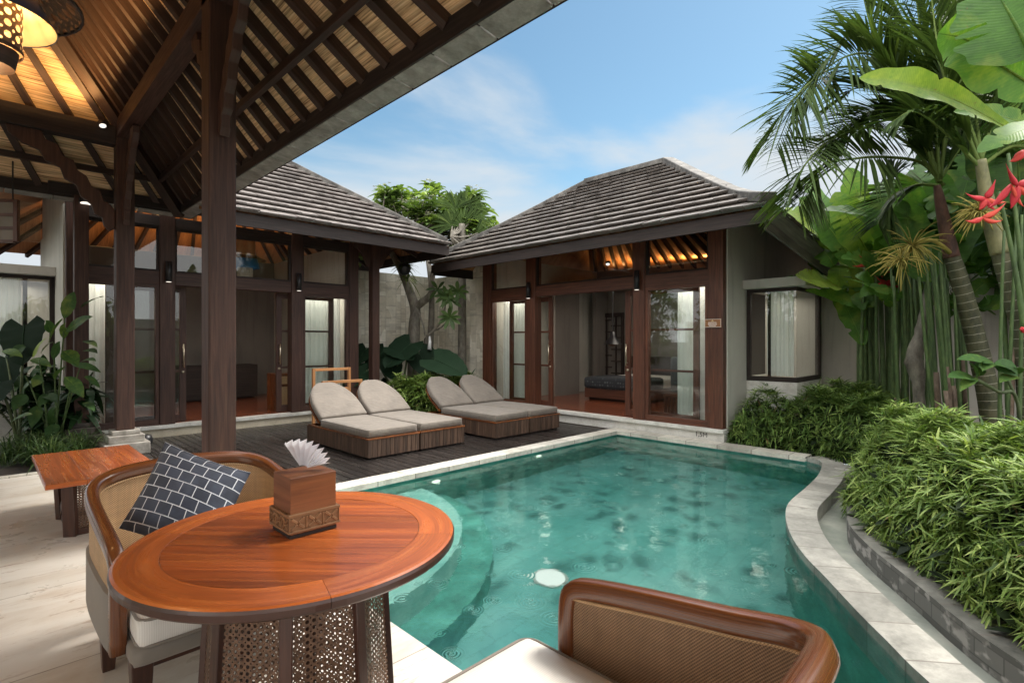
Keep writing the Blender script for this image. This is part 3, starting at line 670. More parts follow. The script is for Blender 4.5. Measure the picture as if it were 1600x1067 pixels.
def under(faces, off, mat, parent, name, skip=None):
    mb = MB()
    for A, B, C, D in faces:
        A, B, C, D = map(V3, (A, B, C, D)); N_ = (B-A).cross(D-A).normalized()
        if N_.z < 0: N_ = -N_
        e = (B-A).normalized(); sl = N_.cross(e)
        if skip:
            for a in range(30):
                for b in range(20):
                    def bl(u, v): return A.lerp(B, u).lerp(D.lerp(C, u), v)-N_*off
                    q = [bl(a/30, b/20), bl((a+1)/30, b/20), bl((a+1)/30, (b+1)/20), bl(a/30, (b+1)/20)]
                    if not skip(q[0].lerp(q[2], .5)): mb.add(q, [(0, 1, 2, 3)], [[((p-A).dot(sl), (p-A).dot(e)) for p in q]])
            continue
        q = [p-N_*off for p in (A, B, C, D)]
        mb.add(q, [(0, 1, 2, 3)], [[((p-A).dot(sl), (p-A).dot(e)) for p in q]])
    return mb.build(name, mat, parent)
def cap(mb, pts, w=.10, h=.07, n=6):
    pts = [V3(p) for p in pts]; L = sum((b-a).length for a, b in zip(pts, pts[1:])); k = max(2, int(L/.32)); c = crom(pts, 12)
    ac = acc(c)
    def at(d):
        for i in range(len(c)-1):
            if ac[i+1] >= d: return c[i].lerp(c[i+1], (d-ac[i])/max(1e-6, ac[i+1]-ac[i]))
        return c[-1]
    for i in range(k):
        a, b = at(ac[-1]*i/k), at(ac[-1]*(i+1.03)/k); s = 1+.06*(random.random()-.5)
        mb.beam(a, b, w*2*s, h*2*s)

# ------------------------------------------------------------ pavilion
pav = thing('pavilion', 'open timber pavilion in the foreground with a woven bamboo ceiling under dark rafters', 'pavilion', (-1.91, 4.94, 0))
APX = V3((-1.91, 4.94, 7.24)); EX, EY, EZ = 2.12, 8.97, 3.38
c1, c2, c3, c4 = V3((EX, EY, EZ)), V3((EX, -2.6, EZ)), V3((-5.94, -2.6, EZ)), V3((-5.94, EY, EZ))
pf = [(c2, c1, APX, APX), (c1, c4, APX, APX), (c4, c3, APX, APX), (c3, c2, APX, APX)]
rf = roof_faces([tuple(p+V3((0, 0, .12)) for p in f) for f in pf], 24, parent=pav, name='roof_tiles')
under(pf, .0, M['bamboo'], pav, 'bamboo_ceiling')
def eave_pt(side, s):
    return V3((EX-.06, s, EZ+.06)) if side == 0 else V3((s, EY-.06, EZ+.06))
y = -2.4
def rafter(E_, name='rafter', w=.066, h=.085, f=.86):
    d = (APX-E_); N_ = V3((1, 0, 1)) if abs(E_.x-EX) < .2 else V3((0, 1, 1))
    mb = MB(); a = E_-V3((0, 0, .062)); mb.beam(a, a+d*f, w, h, N_); return mb.build(name, M['rafter'], pav)
while y < EY-.3:
    rafter(eave_pt(0, y)); y += .335
x = EX-.35
while x > -5.6:
    rafter(eave_pt(1, x)); x -= .42
for c in (c1, c2, c4):
    mb = MB(); a = c-V3((.05, .05, .11)) if c is c1 else c-V3((0, 0, .11)); mb.beam(a, a+(APX-a)*.97, .13, .17); mb.build('hip_rafter', M['rafter'], pav)
PX, PY = 1.18, 8.07; PS = .19
mb = MB(); mb.box(PX-.0, PX+.16, -2.4, PY+.2, 3.92, 4.13); mb.build('plate_beam', M['post'], pav, bevel=.006)
mb = MB(); mb.box(-5.2, PX-.002, PY, PY+.16, 3.82, 4.05); mb.build('plate_beam', M['dark'], pav, bevel=.006)
for nm, a, b in (('purlin', (1.725, -2.5, 3.60), (1.725, 8.60, 3.60)), ('purlin', (1.72, 8.575, 3.60), (-5.4, 8.575, 3.60))):
    mb = MB(); mb.beam(a, b, .05, .07); mb.build(nm, M['rafter'], pav)
for a, b in (((2.065, -2.6, 3.33), (2.065, 8.93, 3.33)), ((2.04, 8.915, 3.33), (-5.9, 8.915, 3.33))):
    mb = MB(); mb.beam(a, b, .045, .14); mb.build('fascia', M['dark'], pav)
mb = MB(); y = -2.6
while y < 8.9:
    mb.obox((2.145, y+.225, 3.262), ((.8, 0, -.1), (0, 1, 0), (.1, 0, .8)), (.085, .2185, .016)); y += .45
x = 2.0
while x > -5.9:
    mb.obox((x-.225, 8.99, 3.262), ((0, .8, -.1), (1, 0, 0), (0, .1, .8)), (.085, .2185, .016)); x -= .45
mb.build('eave_tiles', M['eavetile'], pav, bevel=.006)
mb = MB(); mb.beam((2.236, -2.6, 3.262), (2.236, 9.07, 3.262), .012, .045); mb.build('drip_edge', M['dark'], pav)
def pedestal(parent, cx, cy, top, mat, k=1.):
    mb = MB()
    for w, z0, z1 in ((.235*k, 0, top-.15), (.185*k, top-.15, top-.055), (.145*k, top-.055, top)): mb.box(cx-w, cx+w, cy-w, cy+w, z0, z1)
    return mb.build('post_base', mat, parent, bevel=.012)
BR = [(0, -.80), (0, -1.02), (.06, -1.06), (.12, -1.0), (.14, -.90), (.22, -.87), (.25, -.76), (.36, -.68), (.40, -.56), (.52, -.50), (.56, -.38), (.70, -.33), (.76, -.22), (.92, -.17), (1.04, -.08), (1.06, 0), (.74, 0), (.70, -.09), (.58, -.12), (.54, -.24), (.43, -.27), (.39, -.38), (.30, -.43), (.25, -.54), (.16, -.58), (.12, -.70), (.05, -.73)]
def brace(o, a, sc_=1., t=.07, wx=1.):
    mb = MB(); mb.profile([(p[0]*.62*wx*sc_, p[1]*sc_) for p in BR], o, a, (0, 0, 1), t); return mb.build('carved_brace', M['post'], pav, bevel=.008)
for py_ in (4.32, PY):
    mb = MB(); mb.box(PX, PX+PS, py_, py_+PS, .30, 4.4); mb.build('post', M['post'], pav, bevel=.012)
    pedestal(pav, PX+PS/2, py_+PS/2, .3, M['pedestal'])
brace((PX+.095, 4.32, 3.92), (0, -1, 0), .95); brace((PX+.095, 4.32+PS, 3.92), (0, 1, 0), .8)
brace((PX+.095, PY, 3.9), (0, -1, 0), 1.0); brace((PX, PY+.095, 3.82), (-1, 0, 0), 1.0, .06, 1.5)
def downlight(p, nrm, r=.03, label=None, group=None, len_=.05):
    t = thing('spotlight', label, 'spotlight', p, group)
    p = V3(p); n_ = V3(nrm).normalized()
    mb = MB(); mb.tube([p-n_*len_, p], r*1.25, 14); mb.build('housing', M['black'], t)
    mb = MB(); mb.tube([p+n_*.001, p+n_*.004], r, 14); mb.build('lens', M['led'], t); return t
downlight((1.04, 8.02, 4.0), (.1, -.5, -1), .035, 'small lit spotlight on the beam beside the corner post capital')
def lamp_light(name, loc, e, col, r=.06):
    l = bpy.data.lights.new(name, 'POINT'); l.energy = e; l.color = col; l.shadow_soft_size = r
    o = bpy.data.objects.new(name, l); sc.collection.objects.link(o); o.location = loc; return o
def strip_light(name, loc, sx, sy, e, col, rot):
    l = bpy.data.lights.new(name, 'AREA'); l.shape = 'RECTANGLE'; l.size = sx; l.size_y = sy; l.energy = e; l.color = col
    o = bpy.data.objects.new(name, l); sc.collection.objects.link(o); o.location = loc; o.rotation_euler = rot; return o
WARM = (1, .55, .20)
strip_light('beam_uplight', (.85, 5.2, 4.16), .12, 5.4, 34, WARM, (0, PI-.45, 0))
strip_light('beam_uplight', (-1.8, 7.7, 4.10), 5.6, .12, 16, WARM, (PI-.45, 0, 0))
# pendant lamp of the pavilion
LC = V3((.02, 3.30, 2.72)); pl = thing('pendant_lamp', 'lit pendant lamp with blue and cream shade under the pavilion roof', 'lamp', tuple(LC))
mb = MB(); mb.lathe([(.115, -.02), (.118, .18)], LC, 28); mb.build('cane_drum', M['webbing_light'], pl, True)
mb = MB(); mb.lathe([(.12, -.03), (.12, -.012)], LC, 28); mb.lathe([(.09, -.10), (.105, -.025)], LC, 28); mb.build('drum_ring', M['rafter'], pl, True)
mb = MB(); mb.lathe([(.235, .11), (.13, .30), (.02, .32)], LC, 36); mb.build('shade_lining', M['shade'], pl, True)
mb = MB(); mb.lathe([(.24, .108), (.137, .31), (.02, .33)], LC, 36); mb.build('shade', M['blue'], pl, True)
mb = MB(); mb.lathe([(.33, .22), (.30, .27), (.15, .36)], LC, 36); mb.build('woven_brim', M['webbing_light'], pl, True)
mb = MB(); mb.lathe([(.325, .215), (.335, .215), (.335, .228), (.325, .228)], LC, 36); mb.build('brim_ring', M['rafter'], pl, True)
mb = MB(); mb.lathe([(.13, .33), (.13, .55), (.03, .60)], LC, 28); mb.build('crown', M['cane_brown'], pl, True)
mb = MB(); mb.tube([LC+V3((0, 0, .6)), LC+V3((0, 0, 2.4))], .012, 8); mb.build('cord', M['black'], pl)
mb = MB(); mb.lathe([(.0, .13), (.035, .15), (.045, .19), (.03, .24), (0, .27)], LC, 16); mb.build('bulb', M['bulb'], pl, True)
lamp_light('pendant_glow', LC+V3((0, 0, .10)), 7, (1, .66, .32), .05)

# ------------------------------------------------------------ villas
def villa(T, cfg):
    root = thing('villa', cfg['label'], 'building', cfg['loc'])
    def bx(mb, a0, a1, b0, b1, z0, z1):
        p, q = T(a0, b0, z0), T(a1, b1, z1); mb.box(min(p[0], q[0]), max(p[0], q[0]), min(p[1], q[1]), max(p[1], q[1]), z0, z1)
    def part(name, mat, parent, *bxs, bevel=.005):
        mb = MB()
        for b in bxs: bx(mb, *b)
        return mb.build(name, M[mat] if isinstance(mat, str) else mat, parent, bevel=bevel)
    FZ = .17; posts = cfg['posts']; a0, a1 = posts[0][0], posts[-1][1]; wood_ = cfg['wood']; PT = cfg['pt']
    part('plinth', cfg['plinth'], root, (a0-.02, a1+.02, -.03, .5, -.03, FZ-.05))
    part('plinth_slab', 'white_stone', root, (a0-.03, a1+.03, -.075, .10, FZ-.05, FZ), bevel=.004)
    part('floor', 'floorwood', root, (a0+.05, a1-.05, .10, 3.75, FZ-.04, FZ+.003), bevel=0)
    for p in posts: part('post', wood_, root, (p[0], p[1], -.02, .17, FZ, PT+.3), bevel=.008)
    for i in range(3):
        p, q = posts[i][1], posts[i+1][0]
        part('transom_beam', wood_, root, (p, q, .0, .13, 2.24, 2.43))
        tr = part('transom_window', 'dark', root, (p, q, .02, .07, 2.43, 2.46), (p, q, .02, .07, PT-.04, PT), (p, p+.03, .02, .07, 2.46, PT-.04), (q-.03, q, .02, .07, 2.46, PT-.04), bevel=0)
        part('pane', 'glass', tr, (p+.03, q-.03, .042, .048, 2.46, PT-.04), bevel=0)
        if i != 1:
            fr = part('window', wood_, root, (p, q, .0, .09, FZ, FZ+.09), (p, q, .0, .09, 2.19, 2.24), (p, p+.05, .0, .09, FZ+.09, 2.19), (q-.05, q, .0, .09, FZ+.09, 2.19), bevel=.003)
            part('pane', 'glass', fr, (p+.05, q-.05, .042, .048, FZ+.09, 2.19), bevel=0)
    part('top_plate', 'dark', root, (a0, a1, .0, .15, PT, PT+.15))
    for (p, q, hs) in cfg['leaves']:
        w = .09; B0, B1 = .185, .23
        d = part('sliding_door', wood_, root, (p, p+w, B0, B1, FZ+.01, 2.235), (q-w, q, B0, B1, FZ+.01, 2.235), (p+w, q-w, B0, B1, FZ+.01, FZ+.12), (p+w, q-w, B0, B1, 2.15, 2.235), (p+w, q-w, B0+.01, B1-.01, .93, .965), (p+w, q-w, B0+.01, B1-.01, 1.565, 1.60), bevel=.003)
        part('pane', 'glass', d, (p+w, q-w, .204, .210, FZ+.12, 2.15), bevel=0)
        hp = q-.045 if hs > 0 else p+.045
        mb = MB(); o = T(hp, B0-.05, 0); e = T(hp, B0, 0)
        mb.tube([(o[0], o[1], 1.0), (o[0], o[1], 1.36)], .011, 8)
        for z in (1.05, 1.31): mb.tube([(o[0], o[1], z), (e[0], e[1], z)], .008, 6)
        mb.build('handle', M['brass'], d, True)
        mb = MB(); o = T(hp, B0-.012, .93); e = T(hp, B0, .93); mb.tube([o, e], .022, 12); mb.build('lock', M['brass'], d, True)
    # walls: bay side (low a) with the bay opening, far side, back
    s0 = a0-.02; D = cfg['depth']; bb0, bb1 = cfg['bay']; zb0, zb1 = .86, cfg['bayz']; bo = cfg['bayout']
    ZT = PT+.15
    part('side_wall', 'plaster', root, (s0, s0+.14, .10, bb0, -.03, ZT), (s0, s0+.14, bb1, D, -.03, ZT), (s0, s0+.14, bb0, bb1, zb1, ZT), (s0, s0+.14, bb0, bb1, -.03, zb0), bevel=0)
    part('side_wall', 'plaster', root, (a1-.12, a1+.02, .175, D, -.03, ZT), bevel=0)
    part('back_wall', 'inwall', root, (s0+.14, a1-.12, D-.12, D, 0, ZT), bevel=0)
    gb = cfg['gable']
    if gb:
        mb = MB(); q = [T(s0+.02, .12, ZT), T(s0+.02, D-.1, ZT), T(s0+.02, D-.1, ZT+gb[1]), T(s0+.02, .12, ZT+gb[0])]; q2 = [V3(p)+(V3(T(s0+.12, 0, 0))-V3(T(s0+.02, 0, 0))) for p in q]
        mb.add(q+q2, [(0, 1, 2, 3), (7, 6, 5, 4), (0, 3, 7, 4), (1, 5, 6, 2), (3, 2, 6, 7)]); mb.build('gable_wall', M['plaster'], root)
    bw = part('bay_window', 'white_stone', root, (s0-bo, s0, bb0, bb1, -.03, zb0-.04), bevel=.004)
    f = part('frame', 'dark', bw, (s0-bo, s0, bb0, bb0+.05, zb0-.04, zb0+.03), (s0-bo, s0, bb0, bb0+.05, zb1-.05, zb1), (s0-.06, s0, bb0, bb0+.05, zb0+.03, zb1-.05), (s0-bo*.47, s0-bo*.40, bb0+.05, bb0+.1, zb0+.03, zb1-.05),
             (s0-bo, s0-bo+.05, bb0+.05, bb1, zb0-.04, zb0+.03), (s0-bo, s0-bo+.05, bb0+.05, bb1, zb1-.05, zb1), (s0-bo, s0-bo+.06, bb1-.12, bb1, zb0+.03, zb1-.05), bevel=.003)
    part('bay_pier', 'concrete', bw, (s0-bo, s0, bb1, bb1+.06, -.03, zb1), bevel=.004)
    part('pane', 'glass_dark', bw, (s0-bo+.01, s0-.06, bb0+.02, bb0+.026, zb0+.03, zb1-.05), (s0-bo+.012, s0-bo+.018, bb0+.026, bb1-.12, zb0+.03, zb1-.05), bevel=0)
    part('bay_ledge', 'concrete', bw, (s0-bo-.15, s0, bb0-.15, bb1+.16, zb1, zb1+.13), bevel=.006)
    return root, bx, part
def TR(a, b, z): return (7.34+b, a, z)
def TL(a, b, z): return (a, 9.2+b, z)
vr, bxR, partR = villa(TR, dict(label='villa beyond the far end of the pool with its doors open on a bed', loc=(7.34, 5.6, 0), posts=[(3.16, 3.38), (4.40, 4.61), (6.72, 6.95), (7.95, 8.18)], wood='post_red', pt=3.02, plinth='white_stone',
    leaves=[(3.61, 4.88, 1), (6.47, 7.6, -1)], depth=3.9, bay=(.76, 1.92), bayz=2.17, bayout=.70, gable=(.30, .02)))
vl, bxL, partL = villa(TL, dict(label='villa behind the timber deck at the left with dark open doorway and porch posts', loc=(2.9, 9.2, 0), posts=[(.80, .98), (1.86, 2.06), (3.80, 4.0), (4.88, 5.07)], wood='post', pt=3.10, plinth='cream_stone',
    leaves=[(1.25, 2.25, 1), (3.62, 4.67, -1)], depth=3.9, bay=(1.2, 2.4), bayz=2.36, bayout=.75, gable=(.75, .75)))
# roof of the right villa
fa, fb = V3((6.36, 2.22, 2.95)), V3((6.36, 8.70, 2.95)); ra, rb = V3((9.14, 5.0, 4.755)), V3((9.14, 6.9, 4.755)); ba, bb = V3((11.9, 2.13, 2.30)), V3((11.9, 8.7, 2.95))
facesR = [(fa, fb, rb, ra), (ba, fa, ra, ra), (bb, ba, ra, rb), (fb, bb, rb, rb)]
rt = roof_faces(facesR, 14, .062, M['tile'], vr, 'roof_tiles')
mb = MB(); cap(mb, [rb+V3((0, 0, .05)), ra+V3((0, 0, .05))], .09, .05); cap(mb, [ra+V3((0, 0, .05)), ra.lerp(fa, .45)+V3((0, 0, .0)), ra.lerp(fa, .8)+V3((0, 0, -.01)), fa+V3((0, 0, .10))], .1, .06)
cap(mb, [rb+V3((0, 0, .05)), rb.lerp(fb, .5)+V3((0, 0, .03)), fb+V3((0, 0, .08))], .09, .05); mb.build('ridge_cap', M['ridge'], rt, bevel=.015)
under(facesR, .07, M['orange'], vr, 'ceiling')
def rafters(root, E0, E1, R0, R1, n, off=.12, f=.97):
    for i in range(n):
        t = (i+.5)/n; a = V3(E0).lerp(V3(E1), t); b = V3(R0).lerp(V3(R1), t); d = b-a; side = (V3(E1)-V3(E0)).normalized(); N_ = side.cross(d).normalized()
        if N_.z < 0: N_ = -N_
        mb = MB(); mb.beam(a-N_*off, a+d*f-N_*off, .055, .09, N_); mb.build('rafter', M['rafter'], root)
rafters(vr, fa, fb, ra, rb, 16); rafters(vr, ba, bb, ra, rb, 18); rafters(vr, fa, ba, ra, ra, 8)
mb = MB(); mb.beam((6.41, 2.25, 2.85), (6.41, 8.68, 2.85), .04, .16); mb.build('fascia', M['dark'], vr)
mb = MB(); mb.beam((6.42, 2.19, 2.845), (10.4, 2.15, 2.295), .03, .14, (0, -.75, 1)); mb.beam((6.45, 2.27, 2.77), (10.4, 2.23, 2.225), .03, .14, (0, -.2, 1)); mb.build('barge_board', M['barge'], vr)
mb = MB(); mb.beam((6.44, 8.66, 2.83), (10, 8.66, 2.83), .04, .2); mb.build('fascia', M['dark'], vr)
# roof of the left villa
ap = V3((2.975, 11.35, 5.60)); la, lb, lc, ld = V3((-.40, 8.0, 3.24)), V3((6.35, 8.0, 3.24)), V3((6.35, 14.7, 3.24)), V3((-.4, 14.7, 3.24))
facesL = [(la, lb, ap, ap), (lb, lc, ap, ap), (lc, ld, ap, ap), (ld, la, ap, ap)]
cutL = lambda p: p.x < 2.2 and p.y < 9.12      # here the pavilion roof covers the villa's eave
rt = roof_faces(facesL, 20, .062, M['tileL'], vl, 'roof_tiles', cutL)
mb = MB(); cap(mb, [ap+V3((0, 0, .05)), ap.lerp(lb, .5)+V3((0, 0, .02)), lb+V3((-.06, .06, .07))], .09, .055); cap(mb, [ap+V3((0, 0, .05)), ap.lerp(la, .5)+V3((0, 0, .02)), ap.lerp(la, .64)+V3((0, 0, .02))], .09, .055); mb.build('ridge_cap', M['ridge'], rt, bevel=.015)
under(facesL, .07, M['orange'], vl, 'ceiling', cutL)
rafters(vl, V3((2.25, 8, 3.24)), lb, ap, ap, 10, f=.9); rafters(vl, lc, ld, ap, ap, 16, f=.9); rafters(vl, lb, lc, ap, ap, 10, f=.9)
mb = MB(); mb.beam((2.2, 8.05, 3.13), (6.33, 8.05, 3.13), .04, .18); mb.build('fascia', M['dark'], vl)
mb = MB(); mb.beam((6.31, 8.08, 3.12), (6.31, 12.5, 3.12), .04, .2); mb.build('fascia', M['dark'], vl)
def porch_post(x, y, base=True):
    mb = MB(); mb.box(x-.075, x+.075, y-.075, y+.075, .0 if not base else .3, 3.3); mb.build('porch_post', M['post'], vl, bevel=.008)
    if base: pedestal(vl, x, y, .34, M['pedestal_dark'], 1.)
porch_post(.93, 8.93); porch_post(5.28, 8.98, False)
mb = MB(); mb.beam((.6, 8.93, 3.36), (5.4, 8.93, 3.36), .12, .14); mb.build('porch_beam', M['dark'], vl)
for s_ in (-1, 1):
    mb = MB(); mb.profile([(0, 0), (.03, -.5), (.1, -.44), (.16, -.3), (.26, -.18), (.36, -.1), (.36, 0)], (5.28+.07*s_, 8.98, 3.28), (s_, 0, 0), (0, 0, 1), .05); mb.build('porch_brace', M['post'], vl)
downlight((.97, 8.82, 3.20), (0, -.1, -1), .06, 'lit spotlight under the eave at the top of the leftmost porch post', None)
# interior partitions and lighting of the villas
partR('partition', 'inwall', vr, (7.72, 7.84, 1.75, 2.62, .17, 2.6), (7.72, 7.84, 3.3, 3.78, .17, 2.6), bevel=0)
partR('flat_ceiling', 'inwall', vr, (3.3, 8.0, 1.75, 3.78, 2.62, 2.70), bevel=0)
ldr = partR('lattice_door', 'dark', vr, (7.20, 7.26, 3.66, 3.71, .17, 2.1), (7.84, 7.92, 3.66, 3.71, .17, 2.1), (7.26, 7.84, 3.66, 3.71, .17, .27), (7.26, 7.84, 3.66, 3.71, 2.0, 2.1), (7.4, 7.425, 3.665, 3.705, .27, 2.0), (7.68, 7.705, 3.665, 3.705, .27, 2.0),
    *[(7.26, 7.55, 3.67, 3.70, .32+.29*i, .35+.29*i) for i in range(6)], *[(7.55, 7.84, 3.67, 3.70, .46+.29*i, .49+.29*i) for i in range(6)], bevel=0)
strip_light('cove_light', (10.98, 5.6, 3.22), .05, 4.2, 18, WARM, (0, PI+.35, 0))
strip_light('cove_light', (7.62, 5.6, 3.2), .05, 4.2, 7, WARM, (0, PI-.4, 0))
strip_light('cove_light', (2.9, 12.85, 3.28), 3.6, .05, 15, WARM, (PI-.35, 0, 0))
strip_light('cove_light', (2.9, 9.5, 3.3), 3.6, .05, 8, WARM, (PI+.4, 0, 0))
downlight((8.9, 6.18, 2.95), (-.5, -.3, -1), .04, 'lit spotlight among the orange ceiling rafters of the far villa')
def room_fill_light(loc, e):  # added fill discs without fittings, to lift the curtains and rooms
    l = bpy.data.lights.new('room_spot', 'AREA'); l.shape = 'DISK'; l.size = .9; l.energy = e; l.color = (1, .9, .78); o = bpy.data.objects.new('room_spot', l); sc.collection.objects.link(o); o.location = loc; return o
for q in ((7.95, 3.8, 2.32), (7.95, 7.5, 2.32)): room_fill_light(q, 11)
for q in ((1.35, 9.8, 2.34), (4.4, 9.8, 2.34)): room_fill_light(q, 13)
room_fill_light((8.75, 3.0, 2.1), 4); room_fill_light((.25, 11.2, 2.3), 4)
room_fill_light((9.8, 6.0, 2.55), 8)
# ------------------------------------------------------------ boundary walls
mb = MB(); mb.box(5.10, 7.9, 10.4, 10.6, -.03, 2.93)
mb.box(7.9, 8.1, 8.75, 10.6, -.03, 2.95); mb.box(7.46, 8.1, 8.2, 8.75, -.03, 3.02)
tag(mb.build('stone_wall', M['block']), 'tall wall of pale stone blocks in the corner between the two villas', 'wall')
mb = MB(); mb.box(9.5, 9.7, -5, 3.0, -.03, 2.25); mb.box(9.46, 9.74, -5, 3.0, 2.25, 2.31)
tag(mb.build('garden_wall', M['roughcast']), 'rough grey plastered garden wall behind the tall stems at right', 'wall')
# ------------------------------------------------------------ loungers
def make_lounger(t):
    mb = MB(); w = .362; Ld = 1.62; h = .225
    x = -w
    while x < w-.01:
        mb.box(x, x+.056, 0, .016, .02, h); mb.box(x, x+.056, Ld-.016, Ld, .02, h); x += .0603
    y = .0
    while y < Ld-.02:
        mb.box(-w, -w+.016, y+.017, y+.077, .02, h); mb.box(w-.016, w, y+.017, y+.077, .02, h); y += .0635
    mb.build('base', M['slat'], t, bevel=.002)
    mb = MB(); mb.box(-w+.03, w-.03, .03, Ld-.03, .0, h-.02); mb.build('base_core', M['dark'], t)
    mb = MB(); mb.box(-w-.006, w+.006, -.006, .03, h, h+.022); mb.box(-w-.006, -w+.03, .03, Ld, h, h+.022); mb.box(w-.03, w+.006, .03, Ld, h, h+.022); mb.box(-w+.03, w-.03, Ld-.03, Ld, h, h+.022); mb.build('rim', M['rail'], t, bevel=.004)
    mb = MB(); mb.cushion((0, .655, h+.072), ((1, 0, 0), (0, 1, 0), (0, 0, 1)), (.352, .635, .052), .032, .016, 12, 4); mb.build('seat_mattress', M['taupe'], t, True, weld=True)
    mb = MB(); q = [(-.335, .035), (.335, .035), (.335, 1.275), (-.335, 1.275), (-.335, .035)]
    for zz in (h+.035, h+.112): mb.tube([(x_*1.03, .655+(y_-.655)*1.005, zz) for x_, y_ in q], .0042, 6)
    mb.build('piping', M['uphol'], t, True)
    u = V3((0, .83, .56)).normalized(); n_ = V3((0, -.56, .83)).normalized(); c = V3((0, 1.29, h+.105))+u*.375
    def rnd(p, o):
        s = (o[1]+.385)/.77
        if s > .30: o[0] *= math.sqrt(max(0, 1-((s-.30)/.705)**2.1))*.985+.015
        return o
    mb = MB(); mb.cushion(c+n_*.01, ((1, 0, 0), u, n_), (.352, .385, .05), .034, .02, 18, 4, fn=rnd); mb.build('back_mattress', M['taupe'], t, True, weld=True)
    pts = [(-.356, -.385)]+[(.356*math.cos(a), -.15+.542*math.sin(a)) for a in [PI-PI*i/20 for i in range(21)]]+[(.356, -.385)]
    mb = MB(); mb.profile(pts, c-n_*.056, (1, 0, 0), u, .022); mb.build('back_board', M['rail'], t)
xs = [3.59, 4.335, 5.52, 6.235]
lab = ['taupe sun lounger with a round back at the left end, nearest the wooden post', 'taupe sun lounger second from the left, its back before the big dark leaves', 'taupe sun lounger third from the left, first of the farther pair', 'taupe sun lounger at the right end, nearest the open villa door']
l0 = thing('sun_lounger', lab[0], 'sun lounger', (0, 0, 0), 'sun loungers on the dark deck', True); make_lounger(l0)
for i, x in enumerate(xs):
    o = l0 if i == 0 else copy_tree(l0)
    o.location = (x, 5.62 if i < 2 else 5.50, .004); o['label'] = lab[i]
    if i > 1: o.scale = (.96, 1, 1)
# ------------------------------------------------------------ armchairs
def make_chair(t):
    half = [(-.385, -.285, .262), (-.385, -.285, .42), (-.386, -.283, .555), (-.388, -.262, .602), (-.391, -.20, .625), (-.395, .0, .657), (-.395, .24, .690), (-.377, .385, .722), (-.315, .462, .748), (-.2, .488, .768), (0, .497, .776)]
    path = half+[(-x, y, z) for x, y, z in reversed(half[:-1])]
    c = crom(path, 4)
    mb = MB(); mb.tube(c, [1.0]*len(c), 14, sq=(.027, .031, .55), up=(0, -.5, 1)); mb.build('rail', M['rail'], t, True)
    tops = crom(path[4:-4], 8); ac = acc(tops)
    ctr = V3((0, -.05, 0))
    def off(p, d):
        q = V3((p.x-ctr.x, max(0, p.y-ctr.y)*1.0, 0)); q.normalize(); return V3((p.x, p.y, 0))+q*d
    fr = [V3((-.385, -.262, .62))]; fe = [V3((.385, -.262, .62))]
    tp = fr+list(tops)+fe; ac = acc(tp)
    def sheet(name, d, z0, mat, dz=-.02, zt=None):
        m_ = MB(); A = []; B = []; ua = []; ub = []
        for p, a in zip(tp, ac):
            o = off(p, d); z1 = (zt if zt else p.z+dz); A.append(V3((o.x, o.y, z0))); B.append(V3((o.x, o.y, z1))); ua.append((a, z0)); ub.append((a, z1))
        m_.strip(A, B, 0, 0, ua, ub); return m_.build(name, mat, t, True)
    sheet('cane_panel', -.012, .30, M['cane']); sheet('cane_panel', .012, .42, M['cane'])
    for d in (-.018, .018):
        m_ = MB(); m_.tube([off(p, d)+V3((0, 0, p.z-.034)) for p in tp], .0055, 6); m_.build('cane_binding', M['cane'], t, True)
    m_ = MB(); A = [off(p, .026)+V3((0, 0, .262)) for p in tp]; B = [off(p, .026)+V3((0, 0, .47)) for p in tp]; Ci = [off(p, .0)+V3((0, 0, .475)) for p in tp]; D_ = [off(p, 0)+V3((0, 0, .262)) for p in tp]
    m_.strip(A, B); m_.strip(B, Ci); m_.strip(D_, A); m_.build('side_upholstery', M['uphol'], t, True)
    m_ = MB(); m_.cushion((0, .01, .272), ((1, 0, 0), (0, 1, 0), (0, 0, 1)), (.365, .425, .035), .02, 0, 8, 3); m_.build('seat_base', M['uphol'], t, True, weld=True)
    m_ = MB(); m_.cushion((0, -.015, .362), ((1, 0, 0), (0, 1, 0), (0, 0, 1)), (.352, .42, .056), .034, .018, 14, 5); sc_ = m_.build('seat_cushion', M['cream'], t, True, weld=True)
    def loop(z):
        r = .05; X, Y0, Y1 = .346, -.43, .40; p = []
        for cx, cy, a0 in ((X-r, Y0+r, -PI/2), (X-r, Y1-r, 0), (-X+r, Y1-r, PI/2), (-X+r, Y0+r, PI)):
            p += [(cx+r*math.cos(a0+PI/2*i/5), cy+r*math.sin(a0+PI/2*i/5), z) for i in range(6)]
        return p+p[:1]
    m_ = MB(); m_.tube(loop(.409), .0055, 6, False); m_.tube(loop(.316), .0055, 6, False); m_.build('piping', M['uphol'], sc_, True)
    m_ = MB(); m_.box(-.33, .33, -.385, -.355, .215, .243); m_.box(-.345, -.315, -.35, .3, .215, .243); m_.box(.315, .345, -.35, .3, .215, .243); m_.box(-.33, .33, .29, .32, .215, .243); m_.build('apron', M['chairdark'], t, bevel=.004)
    for x, y, dx, dy in ((-.33, -.37, 0, 0), (.33, -.37, 0, 0), (-.355, .12, 0, .03), (.355, .12, 0, .03)):
        m_ = MB(); m_.tube([(x, y, .255), (x, y, .2), (x+dx, y+dy, 0)], [.048, .046, .030], 4, up=(0, 1, 0)); m_.build('leg', M['chairdark'], t, bevel=.004)
ch1 = thing('armchair', 'cane armchair with a patterned cushion behind the round table', 'armchair', (.74, 2.68, 0), 'cane armchairs at the round table', True); make_chair(ch1)
ch2 = copy_tree(ch1); ch2.location = (.957, .80, 0); ch2.rotation_euler = (0, 0, PI); ch2['label'] = 'cane armchair with an empty cream seat at the bottom edge beside the pool'
for o in list(ch2.children):
    if o.name.startswith('cane_panel'):
        o.data = o.data.copy(); o.data.materials[0] = M['cane_brown']
